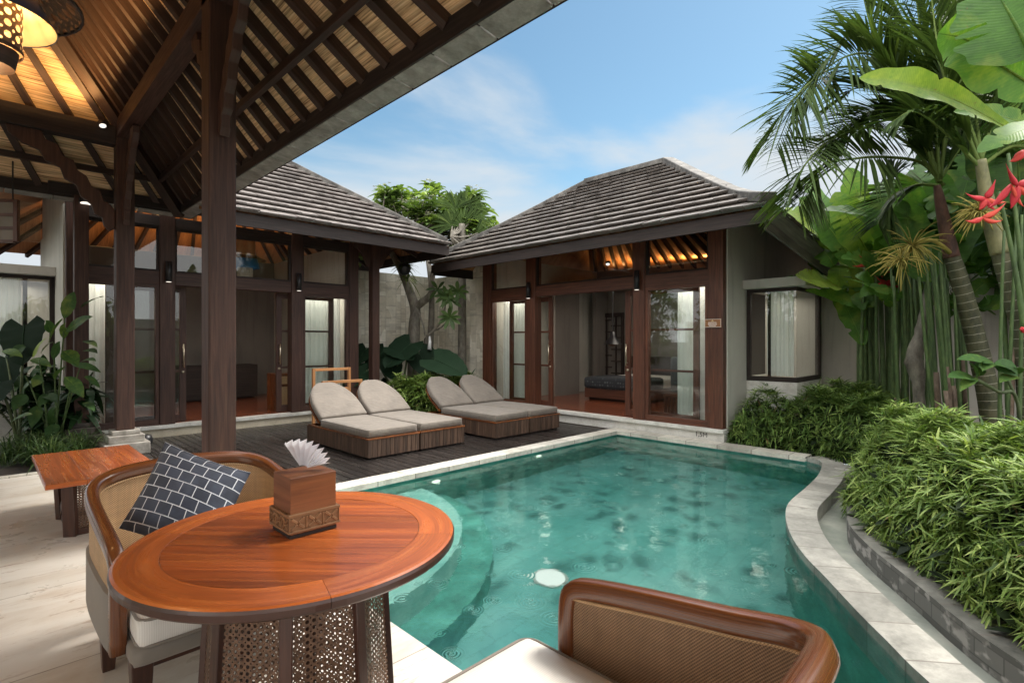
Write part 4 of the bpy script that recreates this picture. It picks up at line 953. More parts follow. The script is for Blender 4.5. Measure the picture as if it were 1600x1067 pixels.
# throw pillow
TLc, Rc, BLc = P(258, 690, 2.55), P(392, 738, 2.50), P(185, 825, 2.27)
u_ = Rc-TLc; v_ = BLc-TLc; n_ = u_.cross(v_).normalized()
if n_.dot(-TLc) < 0: n_ = -n_
mb = MB()
for sg in (1, -1):
    def f(u, v, sg=sg):
        a, b = 2*u-1, 2*v-1; e = (1-a*a)**.55*(1-b*b)**.55; pin = 1-.045*(1-(1-a*a)*1.0)*(b*b) ; ca = .5+.5*a*(1-.06*(1-b*b)); cb = .5+.5*b*(1-.06*(1-a*a))
        wr = .004*math.sin(9*u+5*v)*e
        return TLc+u_*ca+v_*cb+n_*(sg*.075*e+wr)
    mb.grid(f, 22, 22, 0, (u_.length, v_.length))
tag(mb.build('throw_pillow', M['pillow'], None, True, weld=True), 'navy throw pillow with white grid lines leaning in the armchair', 'pillow')
# ------------------------------------------------------------ round table
TC = V3((.764, 1.78, 0)); tb = thing('round_table', 'round polished teak table on a cane drum base in the foreground', 'table', tuple(TC))
mb = MB(); Rr, Ri = .52, .398; ang = [math.radians(a) for a in (135, 255, 315, 371, 495)]
prof = [(Ri, .715), (Ri, .7495), (Ri+.001, .75), (.508, .75), (.516, .747), (.52, .739), (.519, .722), (.512, .715), (Ri, .715)]
for a, b in zip(ang, ang[1:]):
    g_ = .0012; n = max(6, int((b-a)*14)); m = len(prof)
    off = (random.random()*9, random.random()*9)
    vs = [TC+V3((r*math.cos(a+g_+(b-a-2*g_)*k/n), r*math.sin(a+g_+(b-a-2*g_)*k/n), z)) for r, z in prof for k in range(n+1)]
    fs, us = [], []
    for i in range(m-1):
        for k in range(n):
            fs.append((i*(n+1)+k, i*(n+1)+k+1, (i+1)*(n+1)+k+1, (i+1)*(n+1)+k))
            us.append([((a+(b-a)*kk/n)*.46+off[0], prof[ii][0]+prof[ii][1]+off[1]) for ii, kk in ((i, k), (i, k+1), (i+1, k+1), (i+1, k))])
    mb.add(vs, fs, us)
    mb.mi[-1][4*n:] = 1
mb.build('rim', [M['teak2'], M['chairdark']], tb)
mb = MB(); ed = [-.397, -.225, -.02, .19, .397]; A45 = math.radians(-47); e1 = V3((math.cos(A45), math.sin(A45), 0)); e2 = V3((-math.sin(A45), math.cos(A45), 0))
for lo, hi in zip(ed, ed[1:]):
    lo += .0006; hi -= .0006; pts = []
    for i in range(17):
        s = lo+(hi-lo)*i/16; pts.append((math.sqrt(max(0, .3965**2-s*s)), s))
    pts += [(-a, s) for a, s in reversed(pts)]
    w = [TC+e1*a+e2*s for a, s in pts]; off = (random.random()*9, random.random()*9)
    n = len(w); mb.add([V3((p.x, p.y, .7492)) for p in w], [tuple(range(n))], [[(a+off[0], s+off[1]) for a, s in pts]])
    mb.add([V3((p.x, p.y, .72)) for p in w], [tuple(range(n))])
mb.build('tabletop', M['teak'], tb)
def drum(t, pts0, pts1, rib, z0, z1, mat, ribmat):
    n = len(pts0)
    mb = MB()
    for i in range(n):
        j = (i+1) % n; a, b, c, d = V3((*pts0[i], z0)), V3((*pts0[j], z0)), V3((*pts1[j], z1)), V3((*pts1[i], z1)); L = (b-a).length
        mb.add([a, b, c, d], [(0, 1, 2, 3)], [[(-L/2, z0), (L/2, z0), ((c-d).length/2, z1), (-(c-d).length/2, z1)]])
    mb.build('cane_panel', mat, t)
    for i in range(n):
        mb = MB(); a, b = V3((*pts0[i], z0)), V3((*pts1[i], z1)); mb.beam(a, b, rib, rib*.55, (a.x-sum(p[0] for p in pts0)/n, a.y-sum(p[1] for p in pts0)/n, 0)); mb.build('rib', ribmat, t, bevel=.003)
    mb = MB()
    for i in range(n):
        j = (i+1) % n; mb.beam((*pts0[i], z0+.02), (*pts0[j], z0+.02), .03, .05); mb.beam((*pts1[i], z1-.012), (*pts1[j], z1-.012), .03, .024)
    mb.build('base_ring', ribmat, t)
def octo(r, n=8, o=.0): return [(TC.x+r*math.cos(o+2*PI*i/n), TC.y+r*math.sin(o+2*PI*i/n)) for i in range(n)]
drum(tb, octo(.312, 8, .25), octo(.272, 8, .25), .036, 0, .714, M['webbing'], M['chairdark'])
# tissue box with its folded tissue
BX = (.712, 1.742, .886, 1.900); zb = .7505
tx = thing('tissue_box', 'wooden tissue box with a carved band on the round table', 'box', ((BX[0]+BX[2])/2, (BX[1]+BX[3])/2, zb))
mb = MB(); [mb.obox(((BX[0]+BX[2])/2, (BX[1]+BX[3])/2, zb+.1045), ((1, 0, 0), (0, 1, 0), (0, 0, 1)), (.08, .072, .0945), L=0)]; mb.build('body', M['boxwood'], tx, bevel=.003)
mb = MB(); mb.box(BX[0]+.006, BX[2]-.006, BX[1]+.006, BX[3]-.006, zb, zb+.01); mb.build('foot', M['dark'], tx)
cb = MB(); cb.box(BX[0], BX[2], BX[1], BX[3], zb+.022, zb+.078); cb.box(BX[0]-.003, BX[2]+.003, BX[1]-.003, BX[3]+.003, zb+.07, zb+.08); cb.box(BX[0]-.003, BX[2]+.003, BX[1]-.003, BX[3]+.003, zb+.018, zb+.026)
for face, ln in ((0, BX[2]-BX[0]), (1, BX[3]-BX[1])):
    k = 3 if face == 0 else 3; s = ln/k
    for i in range(k):
        a = (BX[0] if face == 0 else BX[1])+s*(i+.5); zc = zb+.048
        for dx, dz in ((1, 1), (1, -1), (-1, 1), (-1, -1)):
            p = V3((a+dx*.012, BX[1]-.001, zc+dz*.010)) if face == 0 else V3((BX[0]-.001, a+dx*.012, zc+dz*.010)); ax = V3((dx, 0, dz*.85)) if face == 0 else V3((0, dx, dz*.85)); nn = V3((0, -1, 0)) if face == 0 else V3((-1, 0, 0))
            cb.obox(p, (ax, nn, ax.cross(nn)), (.012, .003, .0045))
        for sx in (-1, 1):
            p = V3((a+sx*s*.48, BX[1]-.001, zc)) if face == 0 else V3((BX[0]-.001, a+sx*s*.48, zc)); cb.obox(p, ((1, 0, 0), (0, 1, 0), (0, 0, 1)), (.0015, .003, .021) if face == 0 else (.003, .0015, .021))
cb.build('carved_band', M['carved'], tx, bevel=.0015)
mb = MB(); bc = V3(((BX[0]+BX[2])/2-.006, (BX[1]+BX[3])/2+.006, zb+.199)); e1 = V3((1, -1, 0)).normalized(); bk = V3((1, 1, 0)).normalized(); K = 18
def fan(u, v):
    k = u*K; zig = abs((k % 2)-1); a = math.radians(124-112*u); rad = (.016+.090*v)*(1.12-.28*u+.03*math.cos(k*PI)*v)
    w = (zig-.5)*.034*(.25+v)
    return bc+e1*(math.cos(a)*rad)+V3((0, 0, 1))*max(0., math.sin(a)*rad*.92+.004)+bk*(w+.012*u)
mb.grid(fan, K, 6); tag(mb.build('folded_tissue', M['paper'], None), 'white tissue folded into a pleated fan on top of the wooden box', 'tissue')
# ------------------------------------------------------------ low side table
st = thing('side_table', 'low orange teak side table with a cane base behind the armchair', 'table', (.64, 5.3, 0))
mb = MB()
for i in range(3): mb.box(.30+.222*i, .30+.222*(i+1)-.001, 4.66, 5.98, .415, .45)
mb.build('tabletop', M['teak'], st, bevel=.004)
drum(st, [(.46, 4.95), (.86, 4.95), (.86, 5.5), (.46, 5.5)], [(.44, 4.9), (.88, 4.9), (.88, 5.52), (.44, 5.52)], .08, 0, .415, M['webbing'], M['chairdark'])
mb = MB(); mb.beam((.452, 5.45, .08), (.447, 4.98, .36), .025, .07, (0, 0, 1)); mb.build('diagonal_brace', M['chairdark'], st)
# ------------------------------------------------------------ small things outdoors
tr = thing('towel_rack', 'open teak towel rack of square frames behind the leftmost lounger', 'rack', (4.15, 8.2, 0))
def frame(y, x0, x1, z1):
    mb = MB(); w = .045
    mb.box(x0, x0+w, y, y+w, 0, z1); mb.box(x1-w, x1, y, y+w, 0, z1); mb.box(x0+w, x1-w, y, y+w, z1-w, z1); mb.box(x0+w, x1-w, y, y+w, z1-.38, z1-.38+w); mb.build('frame', M['rack'], tr, bevel=.004)
frame(8.36, 3.80, 4.47, .96); frame(8.06, 3.82, 4.52, .77)
mb = MB(); [mb.box(x, x+.04, 8.105, 8.36, .45, .475) for x in (3.9, 4.15, 4.4)]; mb.build('shelf_rail', M['rack'], tr)
gp = thing('garden_spotlight', 'small black garden spotlight beside the stone base of the corner post', 'spotlight', tuple(G(228, 700, 0)))
o = V3(ORG[gp.name]); mb = MB(); mb.lathe([(0, .02), (.05, .03), (.075, .07), (.08, .12), (.06, .17), (0, .185)], o, 18); mb.build('housing', M['black'], gp, True)
mb = MB(); mb.lathe([(.05, 0), (.05, .02), (.02, .03)], o, 14); mb.build('foot', M['black'], gp)
def sandal(px, py, rz, label):
    p = G(px, py, .02); t = thing('sandal', label, 'sandal', (p.x, p.y, .004), 'sandals by the corner post', True, rz)
    out = [(.045*math.cos(a)*(1 if math.sin(a) > 0 else .85), .13*math.sin(a)) for a in [2*PI*i/24 for i in range(24)]]
    mb = MB(); mb.prism(out, 0, .022); mb.build('sole', M['white'], t, bevel=.004)
    mb = MB(); mb.tube(crom([(-.045, .0, .02), (-.03, .04, .055), (0, .06, .06), (.03, .04, .055), (.045, .0, .02)], 4), 1., 8, sq=(.03, .006, .8), up=(0, 0, 1)); mb.build('strap', M['teal'], t, True)
    mb = MB(); [mb.box(-.04, .04, -.07+.03*i, -.058+.03*i, .022, .025) for i in range(2)]; mb.build('stripe', M['ink'], t)
sandal(150, 690, 1.9, 'white sandal with dark strap beside the corner post, the left one'); sandal(159, 687, 2.2, 'white sandal with dark strap close against the stone post base')
def sconce(x, y, z, nx, ny, label):
    t = thing('wall_lamp', label, 'wall lamp', (x, y, z), 'black wall lamps on the villa posts'); c = V3((x+nx*.06, y+ny*.06, z))
    mb = MB(); mb.tube([c, c+V3((0, 0, .30))], .042, 18); mb.build('tube', M['black'], t, True)
    mb = MB(); mb.beam((x, y, z+.15), c+V3((0, 0, .15)), .03, .06); mb.build('bracket', M['black'], t)
    mb = MB(); mb.tube([c-V3((0, 0, .004)), c-V3((0, 0, .001))], .034, 16); mb.build('lens', M['led'], t)
sconce(7.32, 6.83, 2.21, -1, 0, 'black cylinder wall lamp left of the open door of the far villa'); sconce(7.32, 4.50, 2.21, -1, 0, 'black cylinder wall lamp right of the open door of the far villa')
sconce(1.96, 9.18, 2.28, 0, -1, 'black cylinder wall lamp on the left villa post just right of the corner post'); sconce(3.90, 9.18, 2.28, 0, -1, 'black cylinder wall lamp above the towel rack on the left villa')
# sign on the right villa
sg = thing('sign', 'small brown sign with pale border and lettering on the far villa corner post', 'sign', (7.3, 3.28, 1.62))
mb = MB(); mb.box(7.295, 7.318, 3.175, 3.41, 1.60, 1.715); mb.build('board', M['signbrown'], sg)
mb = MB()
for b in ((3.175, 3.41, 1.60, 1.605), (3.175, 3.41, 1.71, 1.715), (3.175, 3.18, 1.605, 1.71), (3.405, 3.41, 1.605, 1.71)): mb.box(7.291, 7.2955, b[0], b[1], b[2], b[3])
mb.build('border', M['signtext'], sg)
mb = MB(); yc = 3.297
mb.add([(7.292, yc+.010, 1.690), (7.292, yc-.010, 1.690), (7.292, yc, 1.707)], [(0, 1, 2)]); mb.box(7.291, 7.2945, yc-.018, yc+.018, 1.682, 1.687); mb.build('emblem', M['signgold'], sg)
mb = MB()
for r, wd in enumerate((.12, .128, .122, .1)):
    y = yc+wd/2; z = 1.668-.016*r
    while y > yc-wd/2+.004:
        w = random.uniform(.006, .016); mb.box(7.291, 7.2945, max(y-w, yc-wd/2), y, z-.0045, z+.0045); y -= w+.004
mb.build('lettering', M['signtext'], sg)
def text(body, size, loc, rot, mat, name, parent):
    cu = bpy.data.curves.new('lettering', 'FONT'); cu.body = body; cu.size = size; cu.extrude = .001; cu.align_x = 'CENTER'
    o = bpy.data.objects.new('lettering', cu); sc.collection.objects.link(o); bpy.context.view_layer.update()
    me = bpy.data.meshes.new_from_object(o); bpy.data.objects.remove(o)
    ob = bpy.data.objects.new(name, me); sc.collection.objects.link(ob); me.materials.clear(); me.materials.append(mat)
    ob.parent = parent; ob.location = V3(loc)-V3(ORG.get(parent.name, (0, 0, 0))); ob.rotation_euler = rot; return ob
plin = [o for o in vr.children if o.name.startswith('plinth') and 'slab' not in o.name][0]
text('1,5M', .095, (7.308, 3.47, .035), (PI/2, 0, -PI/2), M['ink'], 'depth_mark', plin)
# pool lamps
def pool_lamp(p, n_, r, mat, label):
    t = thing('pool_lamp', label, 'pool lamp', tuple(p)); p = V3(p); n_ = V3(n_).normalized()
    mb = MB(); mb.tube([p, p+n_*.012], r*1.2, 20); mb.build('ring', M['steel'], t); mb = MB(); mb.tube([p+n_*.0121, p+n_*.02], r, 20); mb.build('lens', M[mat], t)
pool_lamp((3.53, 4.72, -.30), (0, -1, 0), .055, 'pool_led_dim', 'lit underwater pool lamp nearer the round table on the deck side wall')
pool_lamp((5.2, 4.72, -.24), (0, -1, 0), .055, 'pool_led_dim', 'lit underwater pool lamp below the farther pair of loungers')
pool_lamp((3.238, 2.802, -1.1), (0, 0, 1), .12, 'pool_led', 'bright round lamp on the pool floor in the middle of the pool')  # added glowing disc in place of the bright patch on the water
# framed glass panel hung under the eave at far left
fp = thing('lantern', 'wood framed glass lantern hanging under the eave at the far left', 'lantern', tuple(P(20, 345, 6.4)))
o = V3(ORG[fp.name]); rx = V3((1, -1, 0)).normalized(); ry = V3((1, 1, 0)).normalized()
mb = MB()
for a, b in ((-.22, -.17), (.02, .07)): mb.obox(o+rx*((a+b)/2), (rx, ry, (0, 0, 1)), (.025, .02, .25))
for z in (-.25, -.09, .07, .24): mb.obox(o-rx*.075+V3((0, 0, z)), (rx, ry, (0, 0, 1)), (.095, .018, .018))
mb.build('frame', M['post_red'], fp); mb = MB(); mb.obox(o-rx*.075, (rx, ry, (0, 0, 1)), (.095, .004, .24)); mb.build('pane', M['uphol'], fp)
mb = MB(); mb.obox(o+rx*.15+ry*.06, (rx+ry*.8, ry-rx*.8, (0, 0, 1)), (.10, .004, .24)); mb.build('side_pane', M['glass_dark'], fp)
mb = MB(); mb.tube([o+V3((0, 0, .25)), o+V3((0, 0, .75))], .008, 6); mb.build('chain', M['black'], fp)
# ------------------------------------------------------------ curtains and interiors
def curtain(p0, p1, z0, z1, label, amp=.022, wl=.085):
    p0, p1 = V3(p0), V3(p1); d = p1-p0; L = d.length; nn = d.cross(V3((0, 0, 1))).normalized(); n = max(16, int(L/wl*10)); ph = random.random()*6
    mb = MB()
    def f(u, v):
        fl_ = amp*(math.sin(2*PI*u*L/wl+ph+.5*math.sin(u*13))+.35*math.sin(2*PI*u*L/wl*2.3))*(.75+.5*(1-v))+.006*math.sin(v*4+u*9)
        return p0+d*u+nn*fl_+V3((0, 0, z0+(z1-z0)*v))
    mb.grid(f, n, 6); return tag(mb.build('curtain', M['curtain'], None, True), label, 'curtain', 'white curtains in the villa windows')
curtain((7.70, 3.44, 0), (7.70, 4.03, 0), .2, 2.22, 'white curtain in the window beside the sign on the far villa')
curtain((7.70, 7.22, 0), (7.70, 7.95, 0), .2, 2.22, 'white curtain in the narrow window left of the far villa door')
curtain((8.17, 2.86-.36, 0), (8.17, 2.86+.0, 0), .9, 2.12, 'white curtain in the bay window above the hedge', .018, .06)
curtain((1.02, 9.5, 0), (1.26, 9.5, 0), .2, 2.24, 'white curtain in the left villa window behind the leafy plant')
curtain((4.02, 9.52, 0), (4.86, 9.52, 0), .2, 2.24, 'white curtain in the left villa window behind the towel rack')
curtain((.06, 10.50, 0), (.42, 10.50, 0), .9, 2.32, 'grey-looking curtain behind the bay glass at the far left')
bd = thing('bed', 'bed with a dark patterned cover inside the far villa', 'bed', (10, 6.5, .173))
mb = MB(); mb.box(9.12, 11.05, 5.55, 6.93, .22, .42); mb.build('bed_frame', M['post_red'], bd, bevel=.01); mb = MB(); mb.box(9.2, 11, 5.62, 6.86, .173, .22); mb.build('plinth', M['dark'], bd)
mb = MB(); mb.cushion((10.08, 6.24, .52), ((1, 0, 0), (0, 1, 0), (0, 0, 1)), (.95, .68, .11), .06, .02, 10, 3); mb.build('mattress', M['cream'], bd, True, weld=True)
pm = Mt('patterned_cover'); vo = pm.n('TexVoronoi', {'Vector': pm.vec('Object'), 'Scale': 16., 'Randomness': .2}); cc = pm.ramp(vo.outputs['Distance'], [(.3, (.10, .11, .12)), (.45, (.02, .024, .03))]); pm.bs(col=cc, rough=.9); M['cover'] = pm.m
mb = MB(); mb.cushion((9.55, 6.24, .53), ((1, 0, 0), (0, 1, 0), (0, 0, 1)), (.46, .70, .125), .06, .01, 8, 3); mb.build('bed_cover', M['cover'], bd, True, weld=True)
mb = MB(); mb.box(11.0, 11.08, 5.5, 7.0, .173, 1.05); mb.build('headboard', M['dark'], bd, bevel=.01)
bn = thing('bench', 'slatted wooden bench behind the window beside the sign', 'bench', (8.05, 4.15, .173))
mb = MB(); mb.box(7.85, 8.45, 3.75, 4.38, .50, .56); mb.build('seat', M['post_red'], bn, bevel=.006); mb = MB()
y = 3.76
while y < 4.36: mb.box(7.85, 7.88, y, y+.035, .173, .50); y += .062
mb.build('slats', M['post_red'], bn)
for x, y in ((8.38, 3.78), (8.38, 4.31)): mb = MB(); mb.box(x, x+.05, y, y+.05, .173, .5); mb.build('leg', M['post_red'], bn)
mb = MB(); mb.cushion((8.12, 4.17, .86), ((0, 1, 0), (0, 0, 1), (1, 0, 0)), (.2, .29, .07), .05, .03, 8, 3); tag(mb.build('cushion', M['darkcloth'], None, True, weld=True), 'dark upright cushion on the slatted bench inside the far villa', 'cushion')
hl = thing('pendant_lamp', 'dark pendant lamp hanging over the bed inside the far villa', 'lamp', (9.57, 6.52, 1.3)); o = V3((9.57, 6.52, 1.3))
mb = MB(); mb.lathe([(.20, .04), (.18, .06), (.07, .2), (.05, .3), (0, .32)], o, 24); mb.build('shade', M['black'], hl, True); mb = MB(); mb.lathe([(.05, .0), (.1, .02), (.1, .05)], o, 18); mb.build('cane_drum', M['webbing_light'], hl, True)
mb = MB(); mb.tube([o+V3((0, 0, .3)), o+V3((0, 0, 1.32))], .012, 8); mb.build('cord', M['black'], hl)
o = V3((3.46, 10.45, 2.56)); hl2 = thing('pendant_lamp', 'blue pendant lamp with a striped crown inside the left villa', 'lamp', tuple(o))
mb = MB(); mb.lathe([(.13, .0), (.13, .2)], o, 24); mb.build('cane_drum', M['webbing_white'], hl2, True); mb = MB(); mb.lathe([(.25, .2), (.20, .38), (.03, .40)], o, 28); mb.build('shade', M['blue2'], hl2, True)
mb = MB(); mb.lathe([(.36, .34), (.36, .35), (.2, .42)], o, 28); mb.build('woven_brim', M['webbing_light'], hl2, True); mb = MB(); mb.lathe([(.17, .42), (.17, .7), (.03, .74)], o, 24); mb.build('crown', M['cane'], hl2, True)
mb = MB(); mb.tube([o+V3((0, 0, .7)), o+V3((0, 0, 2.4))], .012, 8); mb.build('cord', M['black'], hl2)
cbn = thing('cabinet', 'small cabinet with cane doors just inside the left villa doorway', 'cabinet', (3.9, 9.85, .173))
mb = MB(); mb.box(3.72, 4.3, 9.72, 10.1, .173, .82); mb.build('carcass', M['rail'], cbn, bevel=.005)
for z0, z1 in ((.23, .58), (.63, .77)): mb = MB(); mb.box(3.76, 3.94, 9.712, 9.719, z0, z1); mb.box(3.98, 4.26, 9.712, 9.719, z0, z1); mb.build('cane_panel', M['cane'], cbn)
sb = thing('sideboard', 'low dark sideboard at the back of the left villa room', 'sideboard', (3.3, 12.4, .173))
mb = MB(); mb.box(2.5, 4.3, 12.2, 12.7, .2, .9); mb.build('carcass', M['dark'], sb, bevel=.008); mb = MB(); mb.box(2.55, 4.25, 12.25, 12.65, .173, .2); mb.build('plinth', M['dark'], sb)
o = V3((3.55, 12.4, .9)); vs_ = thing('vase', 'small brass vase with dark twigs on the sideboard in the left villa', 'vase', tuple(o))
mb = MB(); mb.lathe([(.05, 0), (.07, .1), (.05, .24), (.06, .28)], o, 18); mb.build('pot', M['brass'], vs_, True); mb = MB()
leaves(mb, np.tile(np.array([[o.x, o.y, o.z+.27]]), (26, 1)), np.random.randn(26, 3)*.5+np.array([0, 0, .9]), .3, .05, .2, np.random.rand(26)); mb.build('foliage', M['deep'], vs_)
# ------------------------------------------------------------ vegetation
def inside(poly, pts):
    x, y = pts[:, 0], pts[:, 1]; r = np.zeros(len(pts), bool); n = len(poly)
    for i in range(n):
        x0, y0 = poly[i]; x1, y1 = poly[(i+1) % n]
        if y0 == y1: continue
        c = ((y0 > y) != (y1 > y)) & (x < (x1-x0)*(y-y0)/(y1-y0)+x0); r ^= c
    return r
def edge_dist(poly, pts):
    best = np.full(len(pts), 9.); dirv = np.zeros((len(pts), 2)); n = len(poly)
    for i in range(n):
        a = np.array(poly[i]); b = np.array(poly[(i+1) % n]); d = b-a; t = np.clip(((pts-a)@d)/(d@d), 0, 1); q = a+t[:, None]*d; v = pts-q; l = np.linalg.norm(v, axis=1)
        m = l < best; best[m] = l[m]; dirv[m] = -v[m]/np.maximum(l[m], 1e-6)[:, None]
    return best, dirv
def hedge(name, label, poly, H, n_ros, L, Wd, mat, z0=-.03, per=8, bump=.1, core=2200, rnd=.32, cat='hedge', wob=.07):
    lo = np.min(poly, 0); hi = np.max(poly, 0)
    def pts(n):
        out = np.zeros((0, 2))
        while len(out) < n:
            p = lo+(hi-lo)*np.random.rand(n*3, 2); out = np.concatenate([out, p[inside(poly, p)]])
        return out[:n]
    p = pts(n_ros); d, o = edge_dist(poly, p)
    hh = H*np.clip(d/rnd, .02, 1)**.5+bump*(np.sin(p[:, 0]*7.1+1)*np.sin(p[:, 1]*8.3+.4)+.5*np.sin(p[:, 0]*17+p[:, 1]*13))*np.clip(d/rnd, 0, 1)
    u = np.random.rand(n_ros); z = z0+hh*np.where(d < rnd*.8, .12+.88*u**.6, .86+.14*u)
    base = np.stack([p[:, 0], p[:, 1], z], 1); e = np.clip(1-d/rnd, 0, 1)[:, None]
    up = np.array([[0, 0, 1.]]); nrm = np.concatenate([o*e*1.0, np.zeros((n_ros, 1))], 1)+up*(1.05-e*.75)
    vb = np.clip(np.random.normal(.5, .17, n_ros), 0, 1)
    mb = MB()
    a = np.random.rand(n_ros)*6.28
    for k in range(per):
        an = a+6.28*k/per+np.random.randn(n_ros)*.3
        t1 = np.cross(nrm, np.array([[.31, .17, .93]])); t1 /= np.maximum(np.linalg.norm(t1, axis=1, keepdims=True), 1e-6); nn = nrm/np.linalg.norm(nrm, axis=1, keepdims=True); t2 = np.cross(nn, t1)
        dirs = nn*(np.random.rand(n_ros, 1)*.7+.15)+t1*np.cos(an)[:, None]+t2*np.sin(an)[:, None]
        leaves(mb, base+np.random.randn(n_ros, 3)*.012, dirs, L*(.65+.6*np.random.rand(n_ros)), Wd*(.8+.5*np.random.rand(n_ros)), .08+.22*np.random.rand(n_ros), np.clip(vb+np.random.randn(n_ros)*.1, 0, 1), 3, 0, .35, 0, None, .6)
    sel = np.random.choice(n_ros, n_ros//5, False); bb_ = np.repeat(base[sel], 3, 0); dd_ = np.random.randn(len(bb_), 3)*np.array([1, 1, .5])+np.array([0, 0, .7])
    leaves(mb, bb_, dd_, L*1.35*(.7+.6*np.random.rand(len(bb_))), Wd*1.35, .35, np.clip(np.random.normal(.35, .25, len(bb_)), 0, 1), 4, .1, .4)
    sel = np.random.choice(n_ros, n_ros//16, False); bb_ = base[sel]; leaves(mb, bb_, np.random.randn(len(bb_), 3)+np.array([0, 0, .2]), L, Wd*1.1, .6, .5, 3, 0, .4, 1)
    ob = mb.build(name, [M[mat], M['dryleaf']], None, True); tag(ob, label, cat)
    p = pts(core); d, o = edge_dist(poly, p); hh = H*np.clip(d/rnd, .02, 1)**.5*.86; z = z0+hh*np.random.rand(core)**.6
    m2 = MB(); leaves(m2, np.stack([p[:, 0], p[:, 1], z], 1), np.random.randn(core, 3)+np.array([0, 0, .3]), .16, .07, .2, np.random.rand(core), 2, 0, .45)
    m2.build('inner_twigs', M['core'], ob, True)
    return ob
HF = [(5.32, 1.22), (4.95, 1.02), (4.55, .87), (4.2, .66), (3.9, .46), (3.62, .27), (3.35, .08), (3.1, -.16), (2.85, -.5), (2.6, -1.0), (3.6, -1.5), (4.2, -.9), (4.7, -.35), (5.35, .2), (6.0, .62), (6.5, 1.0), (6.3, 1.2)]
hedge('hedge', 'light green narrow-leaved hedge along the curved curb at right', HF, .80, 4600, .128, .0112, 'hedge_front', per=8)
HB = [(7.36, 3.10), (7.32, 2.5), (7.32, 1.95), (7.05, 1.62), (6.86, 1.35), (6.95, 1.15), (7.8, 1.05), (9.2, 1.3), (9.3, 2.4), (8.0, 2.45), (7.95, 3.1)]
hedge('hedge', 'deep green hedge under the bay window of the far villa', HB, .74, 3000, .14, .0125, 'hedge_back', per=8)
HM = [(5.45, 7.55), (7.0, 7.4), (7.2, 8.0), (7.2, 8.75), (6.2, 8.8), (4.95, 8.7)]
hedge('hedge', 'low green hedge behind the backs of the loungers', HM, .70, 1500, .15, .018, 'hedge_front', per=7, core=900)

def stem_mesh(t, b, top, r0, r1, mat, name='stem', bend=.03, n=6):
    b, top = V3(b), V3(top); mid = b.lerp(top, .5)+V3((random.uniform(-bend, bend), random.uniform(-bend, bend), 0))
    mb = MB(); c = bez([b, mid, top], n); mb.tube(c, [r0+(r1-r0)*i/n for i in range(n+1)], 7, fv=random.random()); return mb.build(name, mat, t, True)
CAMV = V3((0, 0, 1.4))
def bigleaf(t, pts, width, v, mat, name='leaf', face=None, fold=.12, tears=0, peak=.42, n=16, sag=0., ex=.62, midrib=True, wav=.0, roll=0.):
    if tears: n = 34
    c = bez(pts, n) if len(pts) < 4 else crom(pts, max(4, n//(len(pts)-1))); n = len(c)-1
    mb = MB(); m_ = c[n//2]; fc = V3(face) if face else ((CAMV-m_).normalized()*.75+V3((0, 0, .6))).normalized()
    rows = []; K = 5; ph = random.random()*9; nt = [(random.uniform(.12, .9), random.choice((-1, 1)), random.uniform(.25, .75), random.uniform(.014, .03)) for _ in range(random.randint(3, 8) if width > .19 and mat == 'banana' else 0)]
    if nt: n = 44; c = bez(pts, n) if len(pts) < 4 else crom(pts, max(4, n//(len(pts)-1))); n = len(c)-1
    for i, p in enumerate(c):
        s = i/n; tg = (c[min(i+1, n)]-c[max(i-1, 0)]).normalized(); sd_ = tg.cross(fc)
        if sd_.length < 1e-3: sd_ = tg.cross(V3((.3, .8, .2)))
        sd_.normalize(); nn = sd_.cross(tg)
        if roll: sd_ = (sd_*math.cos(roll)+nn*math.sin(roll)); nn = sd_.cross(tg)
        w = width*.5*(max(0, math.sin(PI*min(1, max(0, s)**(math.log(.5)/math.log(peak))))))**ex
        r = []
        for k in range(-K, K+1):
            q = k/K; ww = w*(1+.045*math.sin(s*31+ph+(k > 0)*2.1)*abs(q))
            for s0, sg, dp, hw in nt:
                if q*sg > 1-dp and abs(s-s0) < hw: q = sg*(1-dp+(q*sg-1+dp)*abs(s-s0)/hw)
            ww = ww; r.append(p+sd_*ww*q+nn*(abs(q)**1.2*w*fold+wav*w*abs(q)*math.sin(s*23+ph+(k > 0)*2)))
        rows.append(r)
    vs = [x for r in rows for x in r]; W_ = 2*K+1; fs = []
    gaps = set()
    if tears:
        for side in (0, 1):
            for _ in range(tears): gaps.add((random.randint(2, n-2), side))
    for i in range(n):
        for k in range(W_-1):
            if (i, 0 if k < K else 1) in gaps and abs(k-K+.5) > random.uniform(1, 3.5): continue
            fs.append((i*W_+k, i*W_+k+1, (i+1)*W_+k+1, (i+1)*W_+k))
    Ltot = acc(c)[-1]; uvp = [(i/n*Ltot, (k/(W_-1)-.5)) for i in range(n+1) for k in range(W_)]
    mb.add(vs, fs, [[uvp[q] for q in f_] for f_ in fs], v)
    mb.fv[-1] = np.clip(v+np.random.randn(len(fs))*.025, 0, 1).astype(np.float32)
    if midrib: mb.tube([p-fc*.002 for p in c], [max(.0012, width*.028*(1-i/n)) for i in range(n+1)], 5, fv=min(1, v+.25))
    return mb.build(name, M[mat], t, True)
